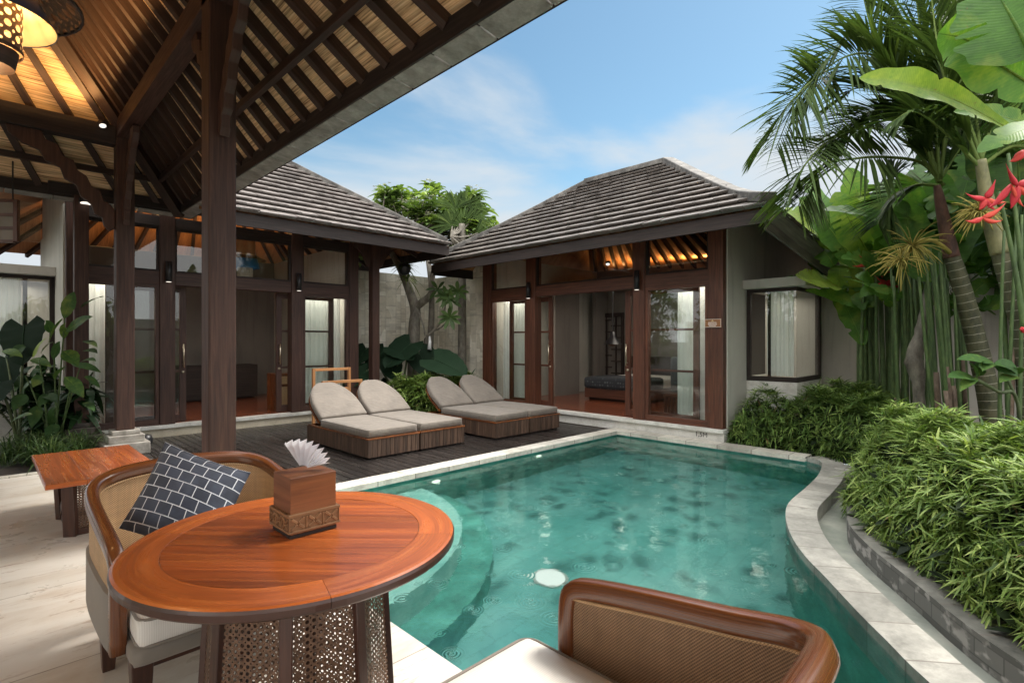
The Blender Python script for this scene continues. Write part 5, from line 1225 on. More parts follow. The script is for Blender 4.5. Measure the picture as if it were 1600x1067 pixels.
def clump(name, label, cat, cx, cy, d, stems, group=None, r=(.022, .013), dry=.15):
    p = P(cx, cy, d); t = thing(name, label, cat, (p.x, p.y, -.03), group)
    for (bx_, by_, tx_, ty_, dd) in stems:
        b = P(bx_, by_, dd); tp = P(tx_, ty_, dd+random.uniform(-.1, .1)); k = (b.z+.03)/max(.05, tp.z-b.z); b = b-(tp-b)*k*.5; b.z = -.03
        s_ = dd/5.5
        if random.random() < dry:
            mid = b.lerp(tp, random.uniform(.3, .55)); stem_mesh(t, b, mid, r[0]*1.25*s_, r[0]*1.05*s_, M['stemdry'], 'dry_sheath')
        stem_mesh(t, b, tp, r[0]*s_, r[1]*s_, M['stem'])
    return t
def rs(x0, x1, y0, tx0, tx1, ty, d, n):
    return [(x0+(x1-x0)*(i+.5)/n+random.uniform(-4, 4), y0+random.uniform(-6, 6), tx0+(tx1-tx0)*(i+.5)/n+random.uniform(-10, 10), ty+random.uniform(-35, 35), d+random.uniform(-.3, .3)) for i in range(n)]
def bract(t, o, pts, w, v=.5):
    return None
def redflower(t, c, dirs, L, w):
    mb = MB()
    for d in dirs:
        d = V3(d); b = V3(c); e = b+d*L; m_ = b.lerp(e, .5)+V3((0, 0, -.22*L))
        pts = bez([b, m_, e], 7); rr = [w*.3, w*.8, w*1.0, w*.9, w*.68, w*.45, w*.22, w*.03]
        mb.tube(pts, rr, 6, fv=random.uniform(.3, .9), sq=(.55, 1, 1), up=(0.1, .2, 1))
    return mb.build('flower', M['flower_red'], t, True)
RX = V3((1, -1, 0)).normalized()      # to the right across the garden
UPv = V3((0, 0, 1)); FW = V3((1, 1, 0)).normalized()
def RD(a, b, f=0.): return RX*a+UPv*b+FW*f
# --- heliconia clumps
hA = clump('heliconia', 'heliconia clump with red flowers beside the bay window', 'plant', 1365, 640, 7.2, rs(1340, 1394, 640, 1343, 1388, 370, 7.2, 17), 'tall heliconia clumps along the garden wall')
for cx, cy in ((1375, 418), (1385, 440), (1362, 408), (1392, 455)):
    redflower(hA, P(cx, cy, 7.0+random.uniform(-.2, .2)), [RD(*q) for q in ((-1, -.25), (-.8, .3, -.2), (.8, .25), (.9, -.35, -.2), (.2, -.8))], random.uniform(.17, .27), .028)
for pts, w, v in (([(1372, 420), (1330, 350), (1305, 300)], .42, .62), ([(1375, 400), (1345, 320), (1326, 262)], .40, .55), ([(1395, 430), (1310, 400), (1283, 378)], .14, .3), ([(1390, 460), (1400, 400), (1360, 330)], .5, .5), ([(1350, 545), (1342, 450), (1334, 375)], .2, .9), ([(1380, 430), (1340, 375), (1298, 330)], .38, .75),
                  ([(1400, 420), (1395, 350), (1372, 285)], .45, .42), ([(1350, 540), (1325, 480), (1295, 430)], .22, .3), ([(1378, 470), (1420, 455), (1440, 470)], .14, .35), ([(1365, 480), (1335, 455), (1350, 485)], .2, .3), ([(1398, 455), (1440, 410), (1455, 430)], .22, .2), ([(1362, 470), (1390, 380), (1420, 330)], .28, .5), ([(1340, 420), (1290, 340), (1250, 308)], .30, .48), ([(1330, 400), (1280, 330), (1262, 282)], .26, .45)):
    bigleaf(hA, [P(x, y, 7.3+.5*random.uniform(-1, 1)) for x, y in pts], w*1.25, v, 'banana', tears=2 if w > .35 else 1, wav=.05)
hB = clump('heliconia', 'heliconia clump of close green stems left of the gnarled trunk', 'plant', 1420, 655, 6.3, rs(1396, 1448, 650, 1394, 1442, 400, 6.3, 20), 'tall heliconia clumps along the garden wall')
for pts, w, v in (([(1415, 430), (1385, 360), (1330, 335)], .34, .4), ([(1425, 440), (1440, 350), (1400, 270)], .42, .28), ([(1430, 420), (1460, 330), (1475, 270)], .4, .3), ([(1405, 470), (1360, 440), (1345, 465)], .16, .4), ([(1430, 470), (1400, 455), (1355, 452)], .1, .5), ([(1420, 400), (1395, 340), (1385, 280)], .45, .35), ([(1440, 420), (1425, 340), (1440, 250)], .4, .22)):
    bigleaf(hB, [P(x, y, 6.4+.5*random.uniform(-1, 1)) for x, y in pts], w*1.25, v, 'banana', tears=2, wav=.05)
for cx, cy in ((1405, 350), (1432, 425), (1452, 345)):
    redflower(hB, P(cx, cy, 6.4), [RD(*q) for q in ((-.8, -.3), (.8, .3), (.5, -.6), (-.5, .4))], .12, .02)
hC = clump('heliconia', 'heliconia clump of leaning stems right of the gnarled trunk', 'plant', 1487, 665, 5.6, rs(1462, 1516, 660, 1432, 1504, 410, 5.6, 18), 'tall heliconia clumps along the garden wall', dry=.35)
for pts, w, v in (([(1480, 430), (1500, 300), (1540, 200)], .4, .2), ([(1470, 420), (1430, 330), (1390, 300)], .35, .3), ([(1500, 430), (1530, 380), (1580, 350)], .3, .2), ([(1455, 440), (1410, 380), (1420, 300)], .35, .25)):
    bigleaf(hC, [P(x, y, 5.9+.4*random.uniform(-1, 1)) for x, y in pts], w*1.25, v, 'banana', tears=2, wav=.05)
hD = clump('heliconia', 'heliconia clump with big bright leaves and red flowers at the right edge', 'plant', 1585, 670, 4.6, rs(1562, 1625, 660, 1570, 1640, 330, 4.5, 9), 'tall heliconia clumps along the garden wall', dry=.2)
for (a, b, c_, e) in (((1600, 520), (1590, 420), (1560, 300), 4.2), ((1610, 560), (1596, 400), (1575, 240), 4.3), ((1575, 640), (1570, 480), (1560, 330), 4.7)):
    mb = MB(); mb.tube(bez([P(*a, e), P(*b, e), P(*c_, e)], 10), [.022-.001*i for i in range(11)], 7); mb.build('stem', M['stem'], hD, True)
bigleaf(hD, [P(1640, 150, 3.5), P(1560, 100, 3.45), P(1510, 62, 3.5), P(1466, 52, 3.55)], .46, .5, 'banana', tears=0, fold=.18, wav=.03, face=(-.5, -.55, -.25), peak=.5)
bigleaf(hD, [P(1600, 215, 3.8), P(1500, 160, 3.75), P(1420, 132, 3.8), P(1342, 122, 3.95)], .23, .72, 'banana', tears=0, n=30, fold=.35, wav=.06, peak=.6)
bigleaf(hD, [P(1640, 190, 3.2), P(1580, 205, 3.15), P(1528, 239, 3.2)], .20, .45, 'banana', fold=.1, face=(-.4, -.4, .8))
bigleaf(hD, [P(1612, 90, 3.3), P(1590, 40, 3.3), P(1540, -40, 3.4)], .8, .3, 'banana', fold=.1, face=(-.7, -.6, -.1), tears=1)
bigleaf(hD, [P(1640, 210, 3.9), P(1560, 170, 3.9), P(1490, 175, 4.)], .2, .55, 'banana', tears=1)
bigleaf(hD, [P(1590, 320, 4.6), P(1600, 250, 4.6), P(1570, 150, 4.7)], .5, .12, 'banana'); bigleaf(hD, [P(1620, 330, 4.9), P(1560, 280, 4.9), P(1520, 180, 5)], .5, .1, 'banana')
redflower(hD, P(1590, 290, 3.3), [RD(-.62, .75, -.2), RD(-.25, -.85), RD(.6, -.35), RD(.7, .5)], .17, .026)
redflower(hD, P(1580, 288, 3.3), [RD(-.75, -.75), RD(.4, -.7)], .20, .022)
redflower(hD, P(1540, 310, 4.0), [RD(-.9, .25), RD(.35, .8, -.1), RD(-.3, -.5), RD(.45, -.5), RD(.9, -.15)], .17, .025)
redflower(hD, P(1535, 340, 4.0), [RD(-.7, -.1), RD(.95, .6), RD(.8, -.1)], .19, .022); redflower(hD, P(1600, 235, 3.2), [RD(-.6, -.45)], .15, .025)
redflower(hD, P(1600, 512, 3.6), [RD(-.5, -.1), RD(-.1, -.6)], .06, .018)
hE = clump('heliconia', 'dark slender stems in the gap behind the bay window', 'plant', 1312, 640, 8.6, rs(1288, 1336, 640, 1290, 1336, 470, 8.7, 9), 'tall heliconia clumps along the garden wall', dry=.4)
for i in range(12):
    x = random.uniform(1270, 1340); y = random.uniform(440, 560); bigleaf(hE, [P(x, y, 8.8), P(x+random.uniform(-30, 30), y-50, 8.8), P(x+random.uniform(-55, 55), y-70+random.uniform(-20, 40), 8.7)], .28, random.uniform(.15, .5), 'banana')
random.seed(31)
def fill(t, n, x0, x1, y0, y1, d, vmin, vmax, w0, w1):
    for _ in range(n):
        x, y = random.uniform(x0, x1), random.uniform(y0, y1); L_ = random.uniform(60, 120)*5.5/d; a = random.uniform(.25, 2.9); q = P(x, y, d+random.uniform(-.4, .4))
        m_ = P(x+math.cos(a)*L_*.6, y-math.sin(a)*L_*.65, d+random.uniform(-.5, .4)); e_ = P(x+math.cos(a)*L_*1.25, y-math.sin(a)*L_*random.uniform(.35, 1.0), d+random.uniform(-.6, .4))
        bigleaf(t, [q, m_, e_], random.uniform(w0, w1), random.uniform(vmin, vmax), 'banana', tears=random.choice((0, 1, 2)), wav=.05)
fill(hA, 16, 1300, 1400, 380, 470, 7.5, .3, .85, .24, .4); fill(hA, 8, 1330, 1400, 430, 520, 7.4, .15, .5, .14, .22)
fill(hB, 14, 1380, 1460, 330, 450, 6.7, .15, .55, .28, .42); fill(hC, 14, 1440, 1560, 300, 430, 6.2, .1, .4, .26, .42); fill(hE, 12, 1285, 1345, 420, 560, 8.9, .2, .6, .2, .34)
fill(hB, 12, 1380, 1470, 400, 500, 6.5, .25, .6, .16, .26); fill(hC, 12, 1450, 1570, 400, 500, 6.0, .2, .5, .16, .26); fill(hA, 10, 1290, 1390, 330, 420, 7.6, .5, .9, .28, .42)
fill(hD, 6, 1560, 1640, 250, 400, 5.0, .1, .35, .28, .4)
# --- palms
def frond(t, pts, L, n=52, v=.45, droop=.2, ang=1.0, mat='palm', w=.030, start=.12, lift=.25, name='frond', roll=0.):
    c = crom(pts, 10); ac = acc(c); mb = MB(); tot = ac[-1]
    mb.tube(c, [.016*(1-.85*a/tot)+.002 for a in ac], 6, fv=.8)
    B, Dr, LL = [], [], []
    for i in range(n):
        s = start+(1-start)*(i+.5)/n; a = s*tot; k = max(j for j in range(len(ac)) if ac[j] <= a); k = min(k, len(c)-2); p = c[k].lerp(c[k+1], (a-ac[k])/max(1e-6, ac[k+1]-ac[k])); tg = (c[k+1]-c[k]).normalized()
        sd_ = tg.cross(UPv)
        if sd_.length < .05: sd_ = RX.copy()
        sd_.normalize(); nn = sd_.cross(tg); sd_, nn = sd_*math.cos(roll)+nn*math.sin(roll), nn*math.cos(roll)-sd_*math.sin(roll)
        for sg in (-1, 1):
            an = ang-.45*s+random.uniform(-.07, .07)
            B.append(p); Dr.append(tg*math.cos(an)+sd_*sg*math.sin(an)+nn*(lift+random.uniform(-.12, .12))); LL.append(L*(.35+.65*math.sin(PI*min(1, .12+.83*s))**.7)*random.uniform(.88, 1.08))
    N_ = len(B)
    leaves(mb, np.array(B), np.array(Dr), np.array(LL), w, droop*(.7+.6*np.random.rand(N_)), np.clip(v+np.random.randn(N_)*.13, 0, 1), 5, .12, .35)
    return mb.build(name, M[mat], t, True)
def trunk(t, pts, r, mat, name='trunk'):
    c = crom(pts, 8); mb = MB(); m = len(c); mb.tube(c, [r[0]+(r[1]-r[0])*i/(m-1) for i in range(m)], 14); return mb.build(name, mat, t, True)
b = P(1553, 680, 5.35); b.z = -.03
pA = thing('palm', 'slender palm with pale ringed trunk leaning left over the hedge', 'palm', tuple(b))
trunk(pA, [b, P(1548, 640, 5.35), P(1522, 520, 5.4), P(1500, 440, 5.4), P(1487, 400, 5.4)], (.105, .068), M['ringtrunk'])
trunk(pA, [P(1487, 402, 5.4), P(1476, 350, 5.4), P(1468, 310, 5.4), P(1464, 290, 5.4)], (.072, .03), M['sheath'], 'crown_shaft')
cA = P(1466, 275, 5.4)
for pts, L, v in (([(1466, 285), (1440, 180), (1380, 96), (1319, 90), (1250, 150), (1212, 232)], .55, .35), ([(1475, 290), (1440, 255), (1390, 246), (1337, 248), (1280, 262), (1247, 322)], .52, .35), ([(1470, 285), (1445, 205), (1390, 150), (1340, 138), (1312, 158)], .42, .25),
                  ([(1466, 280), (1460, 160), (1440, 60), (1425, -60)], .6, .3), ([(1468, 280), (1490, 170), (1530, 90), (1590, 60)], .55, .22), ([(1466, 280), (1420, 170), (1370, 70), (1345, -20)], .6, .3), ([(1466, 285), (1510, 220), (1560, 200), (1600, 230)], .5, .2), ([(1466, 290), (1430, 290), (1390, 310), (1372, 350)], .4, .25), ([(1470, 285), (1420, 226), (1360, 200), (1300, 218), (1255, 262), (1222, 330)], .5, .3), ([(1466, 285), (1430, 195), (1370, 118), (1300, 108), (1235, 160), (1192, 228)], .52, .32), ([(1470, 285), (1450, 225), (1400, 190), (1345, 190), (1300, 235)], .42, .22), ([(1468, 280), (1455, 130), (1405, 20), (1360, -60)], .55, .3), ([(1470, 280), (1480, 150), (1480, 40), (1500, -60)], .5, .25), ([(1468, 285), (1430, 215), (1375, 175), (1335, 190), (1312, 225)], .45, .2), ([(1468, 280), (1420, 150), (1350, 60), (1290, 95), (1262, 160)], .45, .3)):
    dd = 5.4; frond(pA, [P(x, y, dd+.10*i*random.uniform(-1, 1)) for i, (x, y) in enumerate(pts)], L*1.3, 78, v=v, w=.025, roll=1.15 if L > .5 else .6)
b = P(1612, 650, 4.6); b.z = -.03
pB = thing('palm', 'palm with dark ringed trunk and yellow flower spray at the right edge', 'palm', tuple(b))
trunk(pB, [b, P(1604, 560, 4.6), P(1585, 470, 4.6), P(1566, 405, 4.6), P(1562, 392, 4.6)], (.085, .062), M['ringtrunk'])
trunk(pB, [P(1563, 396, 4.6), P(1550, 350, 4.6), P(1540, 300, 4.6), P(1532, 250, 4.6)], (.072, .04), M['crownshaft'], 'crown_shaft')
for pts, L, v in (([(1532, 260), (1500, 180), (1470, 100), (1452, -30)], .5, .3), ([(1532, 255), (1560, 150), (1580, 60), (1590, -60)], .55, .3), ([(1530, 260), (1480, 210), (1430, 175), (1395, 190)], .42, .25), ([(1535, 255), (1500, 130), (1520, 20), (1560, -60)], .55, .25), ([(1535, 258), (1520, 160), (1490, 60), (1500, -40)], .5, .22), ([(1536, 258), (1580, 230), (1620, 240), (1660, 290)], .5, .3)):
    frond(pB, [P(x, y, 4.6+.15*i*random.uniform(-.6, 1)) for i, (x, y) in enumerate(pts)], L*1.2, 60, v=v, w=.032, roll=.7)
def spray(t, c, n, L, lean):
    mb = MB()
    for i in range(n):
        d = V3((random.gauss(0, 1), random.gauss(0, 1), random.gauss(0, .8)))+V3(lean); d.normalize(); l = L*random.uniform(.5, 1); e = V3(c)+d*l
        mb.tube(bez([c, V3(c)+d*l*.55+V3((0, 0, .05)), e-V3((0, 0, .06*random.random()))], 5), [.006, .0055, .005, .0045, .004, .002], 4, fv=random.random())
    return mb.build('flower_spray', M['infl'], t, True)
spray(pB, P(1532, 335, 4.5), 90, .26, RX*-1.1); spray(pA, P(1425, 385, 5.2), 70, .36, (0, 0, -.3)); spray(pA, P(1408, 408, 5.2), 50, .3, RX*-.5)
mb = MB(); mb.tube(bez([P(1484, 395, 5.35), P(1440, 350, 5.2), P(1412, 400, 5.2)], 8), [.022-.0015*i for i in range(9)], 7, fv=.6); mb.build('flower_stalk', M['infl'], pA, True)
# gnarled trunk and a young leafy shoot in front of the wall
b = P(1446, 690, 5.9); b.z = -.03
gt = thing('gnarled_tree', 'gnarled grey trunk between the heliconia stems', 'tree', tuple(b))
c = crom([b, P(1437, 640, 5.9), P(1434, 590, 5.9), P(1428, 560, 5.9), P(1440, 515, 5.9), P(1452, 450, 5.9), P(1462, 380, 6)], 6)
mb = MB(); mb.tube(c, [.055+.03*math.exp(-((i-17)/5)**2)+random.uniform(-.008, .008) for i in range(len(c))], 12); mb.build('trunk', M['frtrunk'], gt, True)
mb = MB(); mb.tube(bez([P(1452, 450, 5.9), P(1430, 410, 6), P(1390, 400, 6.1)], 6), [.03-.003*i for i in range(7)], 7); mb.tube(bez([P(1458, 420, 5.9), P(1480, 400, 6), P(1500, 340, 6.1)], 6), [.03-.003*i for i in range(7)], 7); mb.build('branch', M['frtrunk'], gt, True)
fb = P(1605, 640, 4.4); fb.z = -.03
fs_ = thing('frangipani_shoot', 'small shrub with broad glossy leaves in front of the palm trunk', 'shrub', tuple(fb))
mb = MB(); mb.tube(crom([fb, P(1590, 630, 4.3), P(1560, 612, 4.2), P(1525, 592, 4.2)], 5), .013, 7); mb.tube(crom([P(1590, 630, 4.3), P(1575, 595, 4.3), P(1552, 568, 4.3)], 5), .011, 7); mb.build('branch', M['petiole'], fs_, True)
for b0, tp, w in (((1525, 592), (1480, 590), .12), ((1525, 590), (1500, 612), .09), ((1528, 590), (1515, 568), .1), ((1530, 588), (1535, 565), .09), ((1553, 567), (1495, 562), .12), ((1553, 567), (1590, 588), .13), ((1588, 585), (1555, 570), .13), ((1590, 588), (1562, 598), .1), ((1590, 584), (1588, 575), .08), ((1550, 568), (1535, 580), .1)):
    q0, q1 = P(*b0, 4.2), P(*tp, 4.1); bigleaf(fs_, [q0, q0.lerp(q1, .5)+V3((0, 0, .04)), q1], w, random.uniform(.35, .65), 'ginger', n=10, ex=.9)
# dense trees beyond the garden wall
def leaf_cloud(name, label, cat, boxes, mat, trunkp=None, group=None):
    o = V3(trunkp); t = thing(name, label, cat, tuple(o), group); mb = MB()
    for (c, s, n, L, Wd) in boxes:
        q = np.random.randn(n, 3); q /= np.linalg.norm(q, axis=1, keepdims=True); q *= np.random.rand(n, 1)**.45; k = np.array(c)+q*np.array(s)
        leaves(mb, k, np.random.randn(n, 3)+np.array([0, 0, -.1]), L*(.6+.7*np.random.rand(n)), Wd, .3, np.clip(np.random.normal(.45, .2, n), 0, 1), 3, .1, .45)
    mb.build('crown', M[mat], t, True); mt = MB(); mt.tube([o, o+V3((.1, .1, 1.2)), V3(boxes[0][0])], [.13, .1, .05], 9); mt.build('trunk', M['frtrunk'], t, True); return t
leaf_cloud('broad_tree', 'dark leafy tree beyond the garden wall behind the palm crowns', 'tree', [((10.3, -.1, 3.2), (1.4, 1.6, 1.7), 2600, .30, .11), ((8.6, -.3, 3.0), (1.0, .9, 1.5), 1500, .28, .1), ((10.5, 1.0, 2.7), (1., .8, 1.), 900, .26, .1), (P(1545, 130, 7.6), (1.0, .9, 2.0), 2200, .28, .1)], 'thicket', (10.3, 0, -.03))
leaf_cloud('broad_tree', 'dark leafy tree at the far right edge beyond the garden wall', 'tree', [((8.2, -1.3, 3.6), (1.6, 1.1, 2.2), 2400, .3, .11), (P(1625, 120, 6.6), (.8, .8, 2.0), 1500, .26, .1)], 'thicket', (10.2, -1.4, -.03))
# --- corner planting between the villas
def heart(t, c, dirv, nrm, L, Wd, v, mat='alocasia'):
    c, u, n_ = V3(c), V3(dirv).normalized(), V3(nrm).normalized(); s_ = u.cross(n_).normalized(); n_ = s_.cross(u); mb = MB(); NV, NU = 14, 8
    def f(a, b):
        y = -.28+1.28*a; q = 2*b-1
        wdt = (math.sin(PI*min(1, (a*.97+.03)**.62))**.55)*.5; notch = max(0, 1-a*4.2)
        if a < .24: q = math.copysign(max(abs(q), .0), q)
        yy = y+notch*.16*(1-abs(q))*1.6
        z = -.10*(yy*yy)+.05*abs(q)+.018*math.sin(a*30)*abs(q)**2+.12*(1-abs(q))*0
        return c+u*(yy*L)+s_*(q*wdt*Wd*(1+.025*math.sin(a*55)))+n_*(z*L)
    mb.grid(f, NV, NU); mb.fv[-1][:] = v
    mb.tube([c+u*(t_*L)+n_*(.004-.10*t_*t_*L) for t_ in (-.1, .2, .5, .8, .98)], [.008, .007, .005, .003, .001], 5, fv=1.); return mb.build('leaf', M[mat], t, True)
eb = P(628, 620, 10.5); eb.z = -.03
ee = thing('elephant_ear', 'elephant ear plant with huge dark leaves between the villas', 'plant', tuple(eb))
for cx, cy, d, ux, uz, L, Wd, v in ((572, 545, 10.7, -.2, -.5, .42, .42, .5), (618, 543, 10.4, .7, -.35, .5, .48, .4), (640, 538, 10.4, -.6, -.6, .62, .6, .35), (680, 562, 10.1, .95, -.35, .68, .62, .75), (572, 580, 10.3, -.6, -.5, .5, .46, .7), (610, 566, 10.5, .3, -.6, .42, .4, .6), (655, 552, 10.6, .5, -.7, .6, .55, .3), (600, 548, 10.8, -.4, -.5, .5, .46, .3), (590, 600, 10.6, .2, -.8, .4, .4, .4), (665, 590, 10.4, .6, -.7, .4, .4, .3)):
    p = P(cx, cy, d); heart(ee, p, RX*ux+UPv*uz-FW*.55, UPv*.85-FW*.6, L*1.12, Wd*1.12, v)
    mb = MB(); mb.tube(bez([eb+V3((random.uniform(-.1, .1), random.uniform(-.1, .1), 0)), eb.lerp(p, .5)+V3((0, 0, .25)), p], 8), [.03-.0022*i for i in range(9)], 7); mb.build('petiole', M['petiole'], ee, True)
def shrub(name, label, px, py, d, n, L, Wd, mat, h, spread, up=.6, vv=.5, nst=5, droop=.5, group=None, cat='plant'):
    b = P(px, py, d); b.z = -.03; t = thing(name, label, cat, tuple(b), group); mb = MB(); ms = MB()
    for k in range(nst):
        tp = b+V3((random.uniform(-1, 1)*spread, random.uniform(-1, 1)*spread, h*random.uniform(.55, 1))); ms.tube([b, b.lerp(tp, .5)+V3((0, 0, .05)), tp], [.015, .012, .008], 6)
        m_ = n//nst; f = np.random.rand(m_, 1)**.6; B = np.array(b)+(np.array(tp)-np.array(b))*(.3+.7*f); leaves(mb, B, np.random.randn(m_, 3)*np.array([1, 1, .6])+np.array([0, 0, up]), L*(.6+.6*np.random.rand(m_)), Wd, droop*np.random.rand(m_)*1.6, np.clip(np.random.normal(vv, .2, m_), 0, 1), 5, .12, .45)
    mb.build('foliage', M[mat], t, True); ms.build('stems', M['petiole'], t, True); return t
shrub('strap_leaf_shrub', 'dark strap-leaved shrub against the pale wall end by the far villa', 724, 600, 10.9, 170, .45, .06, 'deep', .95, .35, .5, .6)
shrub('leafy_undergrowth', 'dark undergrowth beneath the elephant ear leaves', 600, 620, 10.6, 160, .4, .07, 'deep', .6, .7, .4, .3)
# frangipani tree
fb0 = P(646, 560, 11.2); fb0.z = -.03
ft = thing('frangipani_tree', 'frangipani tree with pale gnarled trunk in front of the stone wall', 'tree', tuple(fb0))
trunk(ft, [fb0, P(647, 520, 11.2), P(649, 485, 11.2), P(640, 455, 11.1), P(628, 425, 11.0), P(612, 395, 11.2)], (.14, .06), M['frtrunk'])
trunk(ft, [P(648, 480, 11.2), P(660, 472, 11.1), P(674, 458, 11.0), P(676, 430, 11.0), P(684, 408, 11.0), P(700, 385, 11.3)], (.09, .035), M['frtrunk'], 'branch')
trunk(ft, [P(671, 560, 11.3), P(674, 500, 11.3), P(674, 450, 11.3), P(668, 400, 11.4)], (.075, .05), M['frtrunk'], 'branch')
mb = MB(); mf = MB(); mbr = MB(); tips = []
hubs = [P(612, 395, 11), P(668, 400, 11.4), P(705, 370, 11.2), P(640, 370, 11.8), P(590, 370, 12)]
for i in range(360):
    while True:
        x, y = random.uniform(546, 770), random.uniform(292, 405); q = ((x-658)/114)**2
        if y > 297+40*q**1.3+10*math.sin(x*.1) and q < 1.02: break
    p = P(x, y, random.uniform(11.6, 13.6)); tips.append(p); m_ = 11; az = np.random.rand(m_)*6.28
    D_ = np.stack([np.cos(az), np.sin(az), np.random.rand(m_)*.9+.05], 1); vy = .35+.3*random.random()+.35*max(0, (y-340)/60)
    leaves(mb, np.tile(np.array([p]), (m_, 1))+np.random.randn(m_, 3)*.03, D_, .36*(.7+.5*np.random.rand(m_)), .095, .4, np.clip(vy+np.random.randn(m_)*.12, 0, 1), 5, .1, .5)
    h_ = min(hubs, key=lambda h: (h-p).length)
    if i % 2 == 0: mbr.tube(bez([h_, h_.lerp(p, .5)+V3((0, 0, -.2)), p], 4), [.026, .022, .018, .014, .010], 6)
    if random.random() < .55:
        for k in range(6):
            c = p+V3((random.gauss(0, .09), random.gauss(0, .09), .1+random.random()*.1))
            leaves(mf, np.tile(np.array([c]), (5, 1)), np.stack([np.cos(np.arange(5)*1.256), np.sin(np.arange(5)*1.256), np.full(5, .5)], 1), .05, .035, .2, .5, 2, 0, .6)
mb.build('crown', M['frangi'], ft, True); mf.build('blossoms', M['flower_white'], ft); mbr.build('branches', M['frtrunk'], ft, True)
yb = P(668, 565, 10.9); yb.z = -.03
yf = thing('young_frangipani', 'young frangipani with bare dark branches and two leaf rosettes', 'tree', tuple(yb))
mb = MB(); mb.tube(crom([yb, P(664, 540, 10.9), P(676, 518, 10.8), P(690, 500, 10.7), P(697, 472, 10.7)], 5), [.05-.0018*i for i in range(21)], 7); mb.tube(crom([P(676, 518, 10.8), P(690, 511, 10.6), P(703, 497, 10.5)], 5), .016, 7); mb.tube(crom([P(666, 530, 10.8), P(660, 505, 10.8), P(654, 488, 10.8)], 5), .015, 7); mb.build('trunk', M['frtrunk'], yf, True)
mb = MB()
for (x, y, d, m_) in ((697, 462, 10.6, 9), (715, 455, 10.6, 8), (703, 496, 10.4, 9), (705, 470, 10.6, 6), (684, 452, 10.8, 6)):
    p = P(x, y, d); az = np.linspace(0, 6.28, m_, endpoint=False)+random.random(); Rv, Uv, Fv = np.array(RX), np.array(UPv), np.array(FW)
    D_ = np.cos(az)[:, None]*Rv+np.sin(az)[:, None]*(Uv*.8)-Fv*.35; leaves(mb, np.tile(np.array([p]), (m_, 1)), D_, .26, .085, .15, np.clip(np.random.normal(.3, .1, m_), 0, 1), 5, .1, .55, 0, np.tile(-Fv*.8+Uv*.6, (m_, 1)))
mb.build('foliage', M['frangi'], yf, True)
mb = MB(); o = P(671, 525, 10.6); mb.tube([o, o+V3((.01, 0, -.12)), o+V3((.0, 0, -.27))], [.012, .03, .045], 8); tag(mb.build('white_tassel', M['white'], None, True), 'white cloth tassel tied to the young frangipani', 'tassel')
hb = P(632, 418, 10.6); hp = thing('hanging_planter', 'dark hanging planter with spiky leaves under the left villa eave', 'planter', tuple(hb))
mb = MB(); mb.lathe([(0, -.16), (.09, -.13), (.13, -.03), (.12, .06), (.1, .06), (.1, .02), (0, .02)], hb, 18); mb.build('pot', M['black'], hp, True)
mb = MB(); m_ = 34; leaves(mb, np.tile(np.array([hb+V3((0, 0, .02))]), (m_, 1)), np.random.randn(m_, 3)*np.array([1, 1, .5])+np.array([0, 0, .6]), .34, .03, .5, np.random.rand(m_), 5, .15, .3); mb.build('foliage', M['palm'], hp, True)
mb = MB(); [mb.tube([hb+V3((.1*math.cos(a), .1*math.sin(a), .05)), hb+V3((0, 0, .9))], .004, 5) for a in (0, 2.1, 4.2)]; mb.build('chain', M['black'], hp)
shrub('epiphyte', 'spiky pale epiphyte growing on the frangipani trunk', 640, 445, 10.8, 60, .34, .025, 'palm', .1, .08, .7, .8, 3, .5)
bpy.data.objects['epiphyte'].location = P(636, 440, 10.8)
# fan palm beyond the wall
pf0 = P(722, 420, 11.5); pf0.z = -.03
fp_ = thing('fan_palm', 'fan palm rising above the frangipani between the two roofs', 'palm', tuple(pf0))
trunk(fp_, [pf0, P(722, 400, 11.5), P(722, 350, 11.5)], (.1, .07), M['frtrunk'])
for (x, y, rot, L) in ((712, 305, 1.7, .55), (728, 300, 1.1, .5), (740, 318, .7, .45), (722, 330, 2.0, .6), (742, 345, .2, .5), (705, 330, 2.4, .5), (752, 375, -.5, .5)):
    hub = P(x, y+22, 11.5); mb = MB(); m_ = 17; az = rot+np.linspace(-1.15, 1.15, m_); D_ = np.cos(az)[:, None]*np.array(RX)+np.sin(az)[:, None]*np.array(UPv)+np.random.randn(m_, 3)*.06
    leaves(mb, np.tile(np.array([hub]), (m_, 1)), D_, L*(.85+.25*np.random.rand(m_)), .055, .25, np.clip(np.random.normal(.35, .15, m_), 0, 1), 4, .15, .6, 0, np.tile(-np.array(FW), (m_, 1))); mb.tube([P(722, 355, 11.5), hub], .014, 5, fv=.5); mb.build('frond', M['palm'], fp_, True)
fq = thing('feather_palm', 'brownish feather palm tip beside the far villa roof', 'palm', tuple(V3((P(748, 400, 13.5).x, P(748, 400, 13.5).y, -.03))))
trunk(fq, [V3(ORG[fq.name]), P(745, 430, 13.5), P(742, 385, 13.5)], (.09, .06), M['frtrunk'])
for pts in ([(742, 385), (748, 360), (762, 352), (772, 368)], [(742, 385), (738, 350), (730, 335), (715, 340)], [(742, 385), (755, 375), (770, 385), (775, 400)], [(742, 385), (728, 370), (712, 375), (705, 392)]):
    frond(fq, [P(x, y, 13.5) for x, y in pts], .35, 26, .6, w=.03)
